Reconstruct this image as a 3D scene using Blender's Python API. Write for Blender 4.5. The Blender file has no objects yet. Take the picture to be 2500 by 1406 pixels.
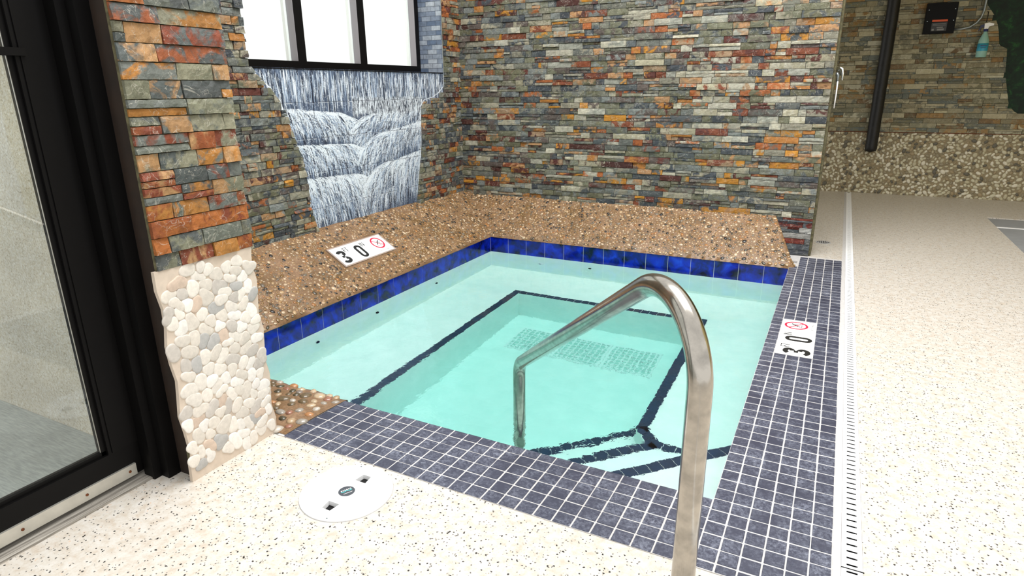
import bpy, bmesh, math, random
import numpy as np
from mathutils import Vector, Matrix
from mathutils.geometry import tessellate_polygon

random.seed(7)
C = bpy.context.scene.collection
scene = bpy.context.scene
PI = math.pi

# ------------------------------------------------------------------ helpers
def lin(c):
    r = []
    for v in c[:3]:
        v = v / 255.0
        r.append(v / 12.92 if v <= 0.04045 else ((v + 0.055) / 1.055) ** 2.4)
    return (r[0], r[1], r[2], 1.0)

def tag(o, label=None, cat=None, group=None, kind=None):
    if label: o['label'] = label
    if cat: o['category'] = cat
    if group: o['group'] = group
    if kind: o['kind'] = kind
    return o

def empty(name, loc=(0, 0, 0)):
    o = bpy.data.objects.new(name, None)
    o.location = loc
    o.empty_display_size = 0.05
    C.objects.link(o)
    return o

def link(name, me, mat=None, parent=None):
    o = bpy.data.objects.new(name, me)
    if mat: me.materials.append(mat)
    C.objects.link(o)
    if parent is not None:
        o.parent = parent
        o.matrix_parent_inverse = Matrix.Translation(-Vector(parent.location))
    return o

def mesh(name, verts, faces, mat, parent=None, smooth=False, attrs=None):
    me = bpy.data.meshes.new(name)
    if isinstance(verts, np.ndarray): verts = verts.tolist()
    me.from_pydata(verts, [], faces)
    me.update()
    if smooth:
        me.polygons.foreach_set('use_smooth', [True] * len(me.polygons))
    if attrs:
        for k, arr in attrs.items():
            a = me.color_attributes.new(k, 'FLOAT_COLOR', 'POINT')
            a.data.foreach_set('color', np.asarray(arr, dtype=np.float32).ravel())
    return link(name, me, mat, parent)

class MB:
    def __init__(s): s.v = []; s.f = []; s.a = []; s.b = []
    def add(s, vs, fs, a=None, b=None):
        n = len(s.v)
        s.v.extend([tuple(map(float, x)) for x in vs])
        s.f.extend([tuple(n + i for i in f) for f in fs])
        if a is not None:
            s.a.extend([a] * len(vs)); s.b.extend([b if b is not None else a] * len(vs))
    def box(s, x0, x1, y0, y1, z0, z1, a=None, b=None):
        vs = [(x0, y0, z0), (x1, y0, z0), (x1, y1, z0), (x0, y1, z0), (x0, y0, z1), (x1, y0, z1), (x1, y1, z1), (x0, y1, z1)]
        s.add(vs, [(0, 3, 2, 1), (4, 5, 6, 7), (0, 1, 5, 4), (1, 2, 6, 5), (2, 3, 7, 6), (3, 0, 4, 7)], a, b)
    def bbox(s, x0, x1, y0, y1, z0, z1, r=0.002):
        # box with chamfered top and vertical edges
        def ring(d, z): 
            return [(x0 + d, y0, z), (x1 - d, y0, z), (x1, y0 + d, z), (x1, y1 - d, z), (x1 - d, y1, z), (x0 + d, y1, z), (x0, y1 - d, z), (x0, y0 + d, z)]
        def ring2(d, z):
            return [(x0 + 2 * d, y0 + d, z), (x1 - 2 * d, y0 + d, z), (x1 - d, y0 + 2 * d, z), (x1 - d, y1 - 2 * d, z), (x1 - 2 * d, y1 - d, z), (x0 + 2 * d, y1 - d, z), (x0 + d, y1 - 2 * d, z), (x0 + d, y0 + 2 * d, z)]
        vs = ring(r, z0) + ring(r, z1 - r) + ring2(r, z1)
        fs = []
        for k in range(2):
            for i in range(8):
                j = (i + 1) % 8
                fs.append((k * 8 + i, k * 8 + j, k * 8 + 8 + j, k * 8 + 8 + i))
        fs.append(tuple(range(16, 24))); fs.append(tuple(reversed(range(8))))
        s.add(vs, fs)
    def prism(s, outer, holes, z0, z1, T=None):
        # polygon (with holes) extruded z0..z1, T maps (x,y,z)->world
        loops = [[Vector((p[0], p[1], 0)) for p in outer]] + [[Vector((p[0], p[1], 0)) for p in h] for h in holes]
        tris = tessellate_polygon(loops)
        flat = [p for l in loops for p in l]
        n = len(flat)
        T = T or (lambda p: p)
        vs = [T((p.x, p.y, z0)) for p in flat] + [T((p.x, p.y, z1)) for p in flat]
        fs = []
        for t in tris:
            a, b, c = [flat[i] for i in t]
            cr = (b - a).cross(c - a).z
            t = tuple(t) if cr > 0 else tuple(reversed(t))
            fs.append(tuple(n + i for i in t)); fs.append(tuple(reversed(t)))
        k = 0
        for li, l in enumerate(loops):
            m = len(l)
            area = sum(l[i].x * l[(i + 1) % m].y - l[(i + 1) % m].x * l[i].y for i in range(m))
            ccw = (area > 0) == (li == 0)
            for i in range(m):
                a, b = k + i, k + (i + 1) % m
                fs.append((a, b, n + b, n + a) if ccw else (b, a, n + a, n + b))
            k += m
        s.add(vs, fs)
    def tube(s, pts, r, seg=20, cap=True):
        pts = [Vector(p) for p in pts]
        n = len(pts); rs = r if isinstance(r, (list, tuple)) else [r] * n
        up = None; vs = []
        for i, p in enumerate(pts):
            d = (pts[min(i + 1, n - 1)] - pts[max(i - 1, 0)]).normalized()
            if up is None:
                up = d.cross(Vector((0.3, 0.9, 0.1))).normalized()
            up = (up - d * up.dot(d)).normalized()
            w = d.cross(up)
            for k in range(seg):
                a = 2 * PI * k / seg
                vs.append(p + (up * math.cos(a) + w * math.sin(a)) * rs[i])
        fs = []
        for i in range(n - 1):
            for k in range(seg):
                j = (k + 1) % seg
                fs.append((i * seg + k, i * seg + j, (i + 1) * seg + j, (i + 1) * seg + k))
        if cap:
            fs.append(tuple(reversed(range(seg)))); fs.append(tuple(range((n - 1) * seg, n * seg)))
        s.add(vs, fs)
    def lathe(s, prof, c=(0, 0, 0), seg=32, sx=1.0, sy=1.0, M=None):
        vs = []; n = len(prof)
        for (r, z) in prof:
            for k in range(seg):
                a = 2 * PI * k / seg
                p = Vector((r * math.cos(a) * sx, r * math.sin(a) * sy, z))
                if M is not None: p = M @ p
                vs.append(p + Vector(c))
        fs = []
        for i in range(n - 1):
            for k in range(seg):
                j = (k + 1) % seg
                fs.append((i * seg + k, i * seg + j, (i + 1) * seg + j, (i + 1) * seg + k))
        fs.append(tuple(reversed(range(seg)))); fs.append(tuple(range((n - 1) * seg, n * seg)))
        s.add(vs, fs)
    def build(s, name, mat, parent=None, smooth=False):
        at = None
        if s.a: at = {'colA': s.a, 'colB': s.b}
        return mesh(name, s.v, s.f, mat, parent, smooth, at)

def smooth_by_angle(o, deg=35):
    me = o.data
    bm = bmesh.new(); bm.from_mesh(me)
    for f in bm.faces: f.smooth = True
    for e in bm.edges:
        if len(e.link_faces) == 2 and e.calc_face_angle(0) > math.radians(deg): e.smooth = False
    bm.to_mesh(me); bm.free()
    return o

# ------------------------------------------------------------------ materials
def newmat(name):
    m = bpy.data.materials.new(name); m.use_nodes = True
    nt = m.node_tree
    for n in list(nt.nodes): nt.nodes.remove(n)
    out = nt.nodes.new('ShaderNodeOutputMaterial')
    return m, nt, out

def N(nt, typ, **kw):
    n = nt.nodes.new(typ)
    for k, v in kw.items():
        if k in n.inputs: n.inputs[k].default_value = v
        else: setattr(n, k, v)
    return n

def L(nt, a, b): nt.links.new(a, b)

def prin(nt, out, color=(0.8, 0.8, 0.8, 1), rough=0.5, metal=0.0, spec=0.5):
    p = nt.nodes.new('ShaderNodeBsdfPrincipled')
    p.inputs['Base Color'].default_value = color
    p.inputs['Roughness'].default_value = rough
    p.inputs['Metallic'].default_value = metal
    p.inputs['Specular IOR Level'].default_value = spec
    L(nt, p.outputs[0], out.inputs[0])
    return p

def noise(nt, scale, detail=3, rough=0.5, vec=None, dist=0.0):
    n = N(nt, 'ShaderNodeTexNoise')
    n.inputs['Scale'].default_value = scale; n.inputs['Detail'].default_value = detail
    n.inputs['Roughness'].default_value = rough; n.inputs['Distortion'].default_value = dist
    if vec is not None: L(nt, vec, n.inputs['Vector'])
    return n

def ramp(nt, fac, stops, interp='LINEAR'):
    r = nt.nodes.new('ShaderNodeValToRGB'); r.color_ramp.interpolation = interp
    e = r.color_ramp.elements
    while len(e) < len(stops): e.new(0.5)
    for i, (p, c) in enumerate(stops):
        e[i].position = p
        e[i].color = c if len(c) == 4 else (c[0], c[1], c[2], 1)
    L(nt, fac, r.inputs[0])
    return r

def mixc(nt, fac, a, b, mode='MIX'):
    m = nt.nodes.new('ShaderNodeMix'); m.data_type = 'RGBA'; m.blend_type = mode
    for sock, v in ((m.inputs[0], fac), (m.inputs[6], a), (m.inputs[7], b)):
        if hasattr(v, 'is_linked') or isinstance(v, bpy.types.NodeSocket): L(nt, v, sock)
        else: sock.default_value = v
    return m.outputs[2]

def bump(nt, p, h, strength=0.4, dist=0.002):
    b = nt.nodes.new('ShaderNodeBump'); b.inputs['Strength'].default_value = strength
    b.inputs['Distance'].default_value = dist
    L(nt, h, b.inputs['Height']); L(nt, b.outputs[0], p.inputs['Normal'])
    return b

def objvec(nt):
    return nt.nodes.new('ShaderNodeTexCoord').outputs['Object']

G = lambda v: (v, v, v, 1)

def flat(name, rgb, rough=0.5, metal=0.0, spec=0.5, nscale=None, namt=0.12, bmp=0.0):
    m, nt, out = newmat(name)
    p = prin(nt, out, lin(rgb), rough, metal, spec)
    if nscale:
        n = noise(nt, nscale, 4, 0.6, objvec(nt))
        r = ramp(nt, n.outputs[0], [(0.3, G(1 - namt * 2)), (0.7, G(1.0))])
        L(nt, mixc(nt, 1.0, lin(rgb), r.outputs[0], 'MULTIPLY'), p.inputs['Base Color'])
        if bmp: bump(nt, p, n.outputs[0], bmp, 0.002)
    return m

def stone_mat(name, rough=0.62, bscale=70, bs=0.55, maskscale=14, contrast=1.0, gloss=0.4, veins=0.4):
    m, nt, out = newmat(name)
    p = prin(nt, out, G(.4), rough, 0, gloss)
    vec = objvec(nt)
    a = N(nt, 'ShaderNodeAttribute', attribute_name='colA'); b = N(nt, 'ShaderNodeAttribute', attribute_name='colB')
    # every stone samples a different part of the noise
    off = nt.nodes.new('ShaderNodeVectorMath'); off.operation = 'SCALE'; off.inputs[0].default_value = (13.7, 7.1, 3.3)
    L(nt, a.outputs['Alpha'], off.inputs['Scale'])
    add = nt.nodes.new('ShaderNodeVectorMath'); add.operation = 'ADD'
    L(nt, vec, add.inputs[0]); L(nt, off.outputs[0], add.inputs[1])
    v = add.outputs[0]
    n1 = noise(nt, maskscale, 5, 0.62, v, 0.6)
    r1 = ramp(nt, n1.outputs[0], [(0.47, G(0)), (0.56, G(1))])
    c = mixc(nt, r1.outputs[0], a.outputs['Color'], b.outputs['Color'])
    n2 = noise(nt, 45, 6, 0.7, v, 0.2)
    r2 = ramp(nt, n2.outputs[0], [(0.28, G(0.62)), (0.5, G(0.95)), (0.72, G(1.22))])
    c = mixc(nt, contrast, c, r2.outputs[0], 'MULTIPLY')
    n4 = noise(nt, 13, 4, 0.55, v, 1.0)
    r4 = ramp(nt, n4.outputs[0], [(0.492, G(0)), (0.5, G(veins)), (0.508, G(0))])
    c = mixc(nt, r4.outputs[0], c, lin((205, 200, 185)))
    L(nt, c, p.inputs['Base Color'])
    n3 = noise(nt, bscale, 6, 0.65, v, 0.4)
    bump(nt, p, n3.outputs[0], bs, 0.006)
    return m

def pebble_mat(name, rough=0.25, namt=0.75, spec=0.5):
    m, nt, out = newmat(name)
    p = prin(nt, out, G(.4), rough, 0, spec)
    a = N(nt, 'ShaderNodeAttribute', attribute_name='colA')
    n2 = noise(nt, 90, 4, 0.6, objvec(nt))
    r2 = ramp(nt, n2.outputs[0], [(0.3, G(namt)), (0.7, G(1.1))])
    L(nt, mixc(nt, 1.0, a.outputs['Color'], r2.outputs[0], 'MULTIPLY'), p.inputs['Base Color'])
    return m

M = {}
M['stone'] = stone_mat('split_stone')
M['stone_far'] = stone_mat('split_stone_far', contrast=0.6, bs=0.3)
M['pebble'] = pebble_mat('wet_pebble', 0.16, 0.7, 0.6)
M['pebble_flat'] = pebble_mat('sliced_pebble', 0.45, 0.9, 0.3)
M['black'] = flat('black_bronze_metal', (8, 7, 7), 0.5, 0.0, 0.16, 30, 0.1)
M['blackmatte'] = flat('black_void', (6, 6, 6), 0.9)
M['white_plastic'] = flat('white_plastic', (246, 246, 246), 0.35)
M['daylit_grey'] = flat('grey_daylit_face', (150, 146, 150), 0.45, 0.2)  # grey that paints window daylight onto the sides of the dark frame
M['grout'] = flat('pale_grout', (196, 193, 190), 0.8, nscale=60, namt=0.08)
M['brownpaint'] = flat('dark_brown_paint', (40, 25, 12), 0.7, nscale=18, namt=0.25, bmp=0.2)
M['plaster_wall'] = flat('painted_block', (150, 150, 140), 0.8, nscale=12, namt=0.1)
M['cream'] = flat('cream_bounce_wall', (218, 200, 140), 0.8, nscale=8, namt=0.05)  # yellowed to warm the light bounced off the unseen slab and wall
M['mortar'] = flat('wall_mortar', (92, 90, 78), 0.9, nscale=40, namt=0.2, bmp=0.5)
M['mortar_edge'] = flat('olive_mortar_edge', (112, 106, 76), 0.9, nscale=50, namt=0.35, bmp=0.8)
M['alu'] = flat('brushed_aluminium', (205, 202, 192), 0.35, 0.6, 0.5, 25, 0.08)
M['rust'] = flat('rusty_steel', (120, 66, 30), 0.7, 0.2, 0.5, 120, 0.3)
M['chrome'] = flat('chrome', (225, 228, 230), 0.12, 1.0)
M['ink'] = flat('black_ink', (22, 22, 22), 0.5)
M['red'] = flat('red_ink', (200, 20, 60), 0.5)
M['greyink'] = flat('grey_ink', (130, 130, 130), 0.5)
M['tilewhite'] = flat('white_glazed_tile', (248, 248, 246), 0.3)
M['joint'] = flat('tile_joint', (170, 168, 165), 0.8)

# plaster of the tub
m, nt, out = newmat('aqua_white_plaster')
p = prin(nt, out, lin((240, 246, 243)), 0.7)
n = noise(nt, 9, 5, 0.6, objvec(nt)); r = ramp(nt, n.outputs[0], [(0.3, lin((238, 246, 243))), (0.7, lin((250, 253, 251)))])
L(nt, r.outputs[0], p.inputs['Base Color']); M['plaster'] = m

# brushed stainless steel
m, nt, out = newmat('stainless_steel')
p = prin(nt, out, lin((196, 188, 174)), 0.2, 1.0)
n = noise(nt, 30, 4, 0.6, objvec(nt)); r = ramp(nt, n.outputs[0], [(0.3, lin((156, 151, 143))), (0.65, lin((186, 180, 170)))])
L(nt, r.outputs[0], p.inputs['Base Color'])
r2 = ramp(nt, n.outputs[0], [(0.3, G(.2)), (0.7, G(.15))]); L(nt, r2.outputs[0], p.inputs['Roughness'])
M['steel'] = m
M['sump'] = flat('pale_teal_sump', (186, 216, 209), 0.8)

# blue glazed waterline tile
m, nt, out = newmat('cobalt_glazed_tile')
p = prin(nt, out, lin((10, 40, 160)), 0.12, 0, 0.5)
n = noise(nt, 11, 4, 0.6, objvec(nt), 0.4)
r = ramp(nt, n.outputs[0], [(0.36, lin((2, 5, 36))), (0.49, lin((3, 20, 120))), (0.62, lin((5, 36, 176))), (0.78, lin((24, 74, 210)))])
L(nt, r.outputs[0], p.inputs['Base Color']); M['blue'] = m

# slate-look mosaic
def mosaic(name, base, haze):
    m, nt, out = newmat(name)
    p = prin(nt, out, lin(base), 0.32, 0, 0.5)
    v = objvec(nt)
    n = noise(nt, 9, 6, 0.7, v, 0.5); n2 = noise(nt, 120, 5, 0.75, v)
    r = ramp(nt, n.outputs[0], [(0.38, G(0)), (0.72, G(0.75))]); r2 = ramp(nt, n2.outputs[0], [(0.42, G(0)), (0.7, G(1))])
    f = nt.nodes.new('ShaderNodeMath'); f.operation = 'MULTIPLY_ADD'; f.inputs[2].default_value = 0.02
    L(nt, r.outputs[0], f.inputs[0]); L(nt, r2.outputs[0], f.inputs[1])
    c = mixc(nt, f.outputs[0], lin(base), lin(haze))
    L(nt, c, p.inputs['Base Color'])
    bump(nt, p, n2.outputs[0], 0.25, 0.001)
    return m
M['mosaic'] = mosaic('slate_grey_mosaic', (52, 54, 70), (168, 174, 190))
M['trim_tile'] = flat('navy_trim_tile', (22, 46, 84), 0.4, nscale=30, namt=0.2)

# terrazzo floor
def terrazzo():
    m, nt, out = newmat('speckled_cream_floor')
    p = prin(nt, out, G(.8), 0.35, 0, 0.4)
    v = objvec(nt)
    nd = noise(nt, 60, 3, 0.6, v)
    dm = nt.nodes.new('ShaderNodeVectorMath'); dm.operation = 'SCALE'; dm.inputs['Scale'].default_value = 0.012
    L(nt, nd.outputs['Color'], dm.inputs[0])
    ad = nt.nodes.new('ShaderNodeVectorMath'); ad.operation = 'ADD'; L(nt, v, ad.inputs[0]); L(nt, dm.outputs[0], ad.inputs[1])
    n1 = noise(nt, 35, 5, 0.7, v)
    c = ramp(nt, n1.outputs[0], [(0.35, lin((190, 177, 161))), (0.5, lin((201, 194, 183))), (0.62, lin((207, 202, 194)))]).outputs[0]
    n5 = noise(nt, 70, 3, 0.6, v)
    c = mixc(nt, ramp(nt, n5.outputs[0], [(0.62, G(0)), (0.68, G(0.55))]).outputs[0], c, lin((206, 172, 138)))
    for sc, th, col, keep in ((78, 0.23, (44, 41, 40), 0.60), (120, 0.27, (98, 94, 90), 0.62), (52, 0.13, (34, 32, 32), 0.6)):
        vo = N(nt, 'ShaderNodeTexVoronoi'); vo.inputs['Scale'].default_value = sc; vo.inputs['Randomness'].default_value = 1
        L(nt, ad.outputs[0], vo.inputs['Vector'])
        dd = ramp(nt, vo.outputs['Distance'], [(th * 0.8, G(1)), (th, G(0))])
        sep = nt.nodes.new('ShaderNodeSeparateColor'); L(nt, vo.outputs['Color'], sep.inputs[0])
        kk = ramp(nt, sep.outputs[0], [(keep, G(0)), (keep + 0.02, G(1))])
        mu = nt.nodes.new('ShaderNodeMath'); mu.operation = 'MULTIPLY'; L(nt, dd.outputs[0], mu.inputs[0]); L(nt, kk.outputs[0], mu.inputs[1])
        c = mixc(nt, mu.outputs[0], c, lin(col))
    L(nt, c, p.inputs['Base Color'])
    bump(nt, p, n1.outputs[0], 0.1, 0.001)
    return m
M['floor'] = terrazzo()

# pebble bed mortar
def bed(name, a, b):
    m, nt, out = newmat(name)
    p = prin(nt, out, G(.4), 0.35, 0, 0.5)
    v = objvec(nt)
    n = noise(nt, 7, 5, 0.65, v)
    n2 = noise(nt, 120, 4, 0.7, v)
    c = ramp(nt, n.outputs[0], [(0.3, lin(a)), (0.7, lin(b))]).outputs[0]
    c = mixc(nt, 1.0, c, ramp(nt, n2.outputs[0], [(0.3, G(0.6)), (0.7, G(1.15))]).outputs[0], 'MULTIPLY')
    L(nt, c, p.inputs['Base Color']); bump(nt, p, n2.outputs[0], 0.5, 0.003)
    return m
M['bed'] = bed('brown_pebble_mortar', (112, 84, 50), (156, 124, 96))
M['bed_white'] = flat('beige_pebble_grout', (212, 196, 178), 0.8, nscale=30, namt=0.08)
M['bed_far'] = flat('brown_pebble_grout', (158, 144, 114), 0.8, nscale=30, namt=0.15)

# mural
m, nt, out = newmat('painted_waterfall')
p = prin(nt, out, G(.8), 0.5, 0, 0.3)
a = N(nt, 'ShaderNodeAttribute', attribute_name='colA'); L(nt, a.outputs['Color'], p.inputs['Base Color'])
M['mural'] = m

# painted grey-blue reveal with block pattern
m, nt, out = newmat('painted_grey_blue_stonework')
p = prin(nt, out, G(.5), 0.5)
tc = objvec(nt)
mp = N(nt, 'ShaderNodeMapping'); mp.inputs['Rotation'].default_value = (PI / 2, 0, 0); L(nt, tc, mp.inputs['Vector'])
br = N(nt, 'ShaderNodeTexBrick'); L(nt, mp.outputs[0], br.inputs['Vector'])
br.inputs['Scale'].default_value = 1.0; br.inputs['Brick Width'].default_value = 0.085; br.inputs['Row Height'].default_value = 0.034
br.inputs['Mortar Size'].default_value = 0.0015; br.inputs['Color1'].default_value = lin((92, 108, 132)); br.inputs['Color2'].default_value = lin((186, 192, 198))
br.inputs['Mortar'].default_value = lin((70, 76, 88)); br.inputs['Bias'].default_value = -0.15
n = noise(nt, 25, 5, 0.7, tc); c = mixc(nt, 1.0, br.outputs['Color'], ramp(nt, n.outputs[0], [(0.3, G(.6)), (0.7, G(1.1))]).outputs[0], 'MULTIPLY')
L(nt, c, p.inputs['Base Color']); M['reveal'] = m

# stucco, concrete, wood sill, green mural
m, nt, out = newmat('exterior_stucco')
p = prin(nt, out, G(.4), 0.9); v = objvec(nt)
n = noise(nt, 130, 5, 0.75, v, 0.8); n2 = noise(nt, 4, 3, 0.5, v)
c = ramp(nt, n.outputs[0], [(0.3, lin((168, 152, 126))), (0.45, lin((240, 230, 208))), (0.6, lin((254, 250, 240)))]).outputs[0]
c = mixc(nt, 1.0, c, ramp(nt, n2.outputs[0], [(0.35, G(.8)), (0.65, G(1))]).outputs[0], 'MULTIPLY')
L(nt, c, p.inputs['Base Color']); bump(nt, p, n.outputs[0], 1.0, 0.006); M['stucco'] = m

m, nt, out = newmat('broomed_concrete')
p = prin(nt, out, G(.4), 0.85); v = objvec(nt)
mp = N(nt, 'ShaderNodeMapping'); mp.inputs['Scale'].default_value = (20, 160, 1); mp.inputs['Rotation'].default_value = (0, 0, 0.5); L(nt, v, mp.inputs['Vector'])
n = noise(nt, 1.0, 4, 0.6, mp.outputs[0]); n2 = noise(nt, 5, 4, 0.6, v)
c = ramp(nt, n.outputs[0], [(0.3, lin((150, 156, 154))), (0.7, lin((186, 190, 186)))]).outputs[0]
c = mixc(nt, 1.0, c, ramp(nt, n2.outputs[0], [(0.3, G(.8)), (0.7, G(1.05))]).outputs[0], 'MULTIPLY')
L(nt, c, p.inputs['Base Color']); bump(nt, p, n.outputs[0], 0.4, 0.002); M['concrete'] = m

m, nt, out = newmat('weathered_grey_wood')
p = prin(nt, out, G(.4), 0.8); v = objvec(nt)
mp = N(nt, 'ShaderNodeMapping'); mp.inputs['Scale'].default_value = (260, 5, 100); L(nt, v, mp.inputs['Vector'])
n = noise(nt, 1.0, 5, 0.7, mp.outputs[0])
c = ramp(nt, n.outputs[0], [(0.35, lin((92, 86, 78))), (0.55, lin((158, 152, 142))), (0.7, lin((196, 190, 180)))]).outputs[0]
L(nt, c, p.inputs['Base Color']); bump(nt, p, n.outputs[0], 0.6, 0.002); M['wood'] = m

m, nt, out = newmat('dark_green_foliage_paint')
p = prin(nt, out, G(.1), 0.7); v = objvec(nt)
n = noise(nt, 14, 6, 0.75, v, 0.6)
c = ramp(nt, n.outputs[0], [(0.4, lin((4, 26, 18))), (0.56, lin((8, 46, 26))), (0.7, lin((34, 96, 40)))]).outputs[0]
L(nt, c, p.inputs['Base Color']); M['green'] = m

M['greypad'] = flat('grey_coated_concrete', (150, 152, 154), 0.6, nscale=6, namt=0.08)
M['pipe'] = flat('black_wrapped_insulation', (22, 22, 24), 0.5, nscale=38, namt=0.4, bmp=1.0)
M['conduit'] = flat('galvanised_conduit', (150, 158, 160), 0.35, 0.7)

# glass: transmission with a clear reflection
def glass(name, tint, refl):
    m, nt, out = newmat(name)
    t = nt.nodes.new('ShaderNodeBsdfTransparent'); t.inputs[0].default_value = tint
    g = nt.nodes.new('ShaderNodeBsdfGlossy'); g.inputs['Roughness'].default_value = 0.02
    lw = nt.nodes.new('ShaderNodeLayerWeight'); pw = nt.nodes.new('ShaderNodeMath'); pw.operation = 'POWER'; pw.inputs[1].default_value = 5.0
    L(nt, lw.outputs['Facing'], pw.inputs[0])
    f = nt.nodes.new('ShaderNodeMath'); f.operation = 'MULTIPLY_ADD'; f.inputs[1].default_value = 0.8; f.inputs[2].default_value = refl
    L(nt, pw.outputs[0], f.inputs[0])
    x = nt.nodes.new('ShaderNodeMixShader')
    L(nt, f.outputs[0], x.inputs[0]); L(nt, t.outputs[0], x.inputs[1]); L(nt, g.outputs[0], x.inputs[2]); L(nt, x.outputs[0], out.inputs[0])
    return m
M['glass'] = glass('door_glass', (0.93, 0.95, 0.94, 1), 0.04)
M['winglass'] = glass('window_glass', (0.97, 0.99, 0.975, 1), 0.03)

# water: refracting surface and absorbing body
m, nt, out = newmat('clear_turquoise_water')
g = nt.nodes.new('ShaderNodeBsdfRefraction'); g.inputs['IOR'].default_value = 1.33; g.inputs['Roughness'].default_value = 0.0
gl = nt.nodes.new('ShaderNodeBsdfGlass'); gl.inputs['IOR'].default_value = 1.33; gl.inputs['Roughness'].default_value = 0.0
v = objvec(nt)
n = noise(nt, 8, 2, 0.5, v, 0.3); n2 = noise(nt, 42, 2, 0.5, v, 0.5)
ad = nt.nodes.new('ShaderNodeMath'); ad.operation = 'MULTIPLY_ADD'; ad.inputs[1].default_value = 0.2
L(nt, n2.outputs[0], ad.inputs[0]); L(nt, n.outputs[0], ad.inputs[2])
# ripples are livelier towards the near-left side where a jet stirs the surface
gr = nt.nodes.new('ShaderNodeSeparateXYZ'); L(nt, v, gr.inputs[0])
mr = nt.nodes.new('ShaderNodeMapRange'); mr.inputs['From Min'].default_value = -1.3; mr.inputs['From Max'].default_value = -2.6
mr.inputs['To Min'].default_value = 0.25; mr.inputs['To Max'].default_value = 1.0
L(nt, gr.outputs[1], mr.inputs['Value'])
b = nt.nodes.new('ShaderNodeBump'); b.inputs['Distance'].default_value = 0.0045
L(nt, mr.outputs[0], b.inputs['Strength'])
L(nt, ad.outputs[0], b.inputs['Height']); L(nt, b.outputs[0], gl.inputs['Normal'])
L(nt, gl.outputs[0], out.inputs[0])
va = nt.nodes.new('ShaderNodeVolumeAbsorption'); va.inputs['Color'].default_value = (0.08, 0.91, 0.83, 1); va.inputs['Density'].default_value = 0.46
L(nt, va.outputs[0], out.inputs['Volume']); M['water'] = m

# ------------------------------------------------------------------ stone and pebble generators
GREYS = [(92, 94, 88), (74, 79, 80), (60, 65, 70), (108, 108, 96), (128, 124, 108), (96, 94, 72), (146, 140, 120), (84, 74, 68), (104, 104, 84), (112, 116, 112)]
PALES = [(158, 154, 138), (170, 165, 146), (142, 142, 130), (150, 144, 120)]
WARMS = [(150, 84, 40), (158, 104, 46), (112, 58, 34), (84, 42, 34), (162, 122, 82), (146, 120, 92), (70, 38, 32), (170, 116, 36)]
def pick(lst, rnd): return lin(lst[rnd.randrange(len(lst))])

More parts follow.
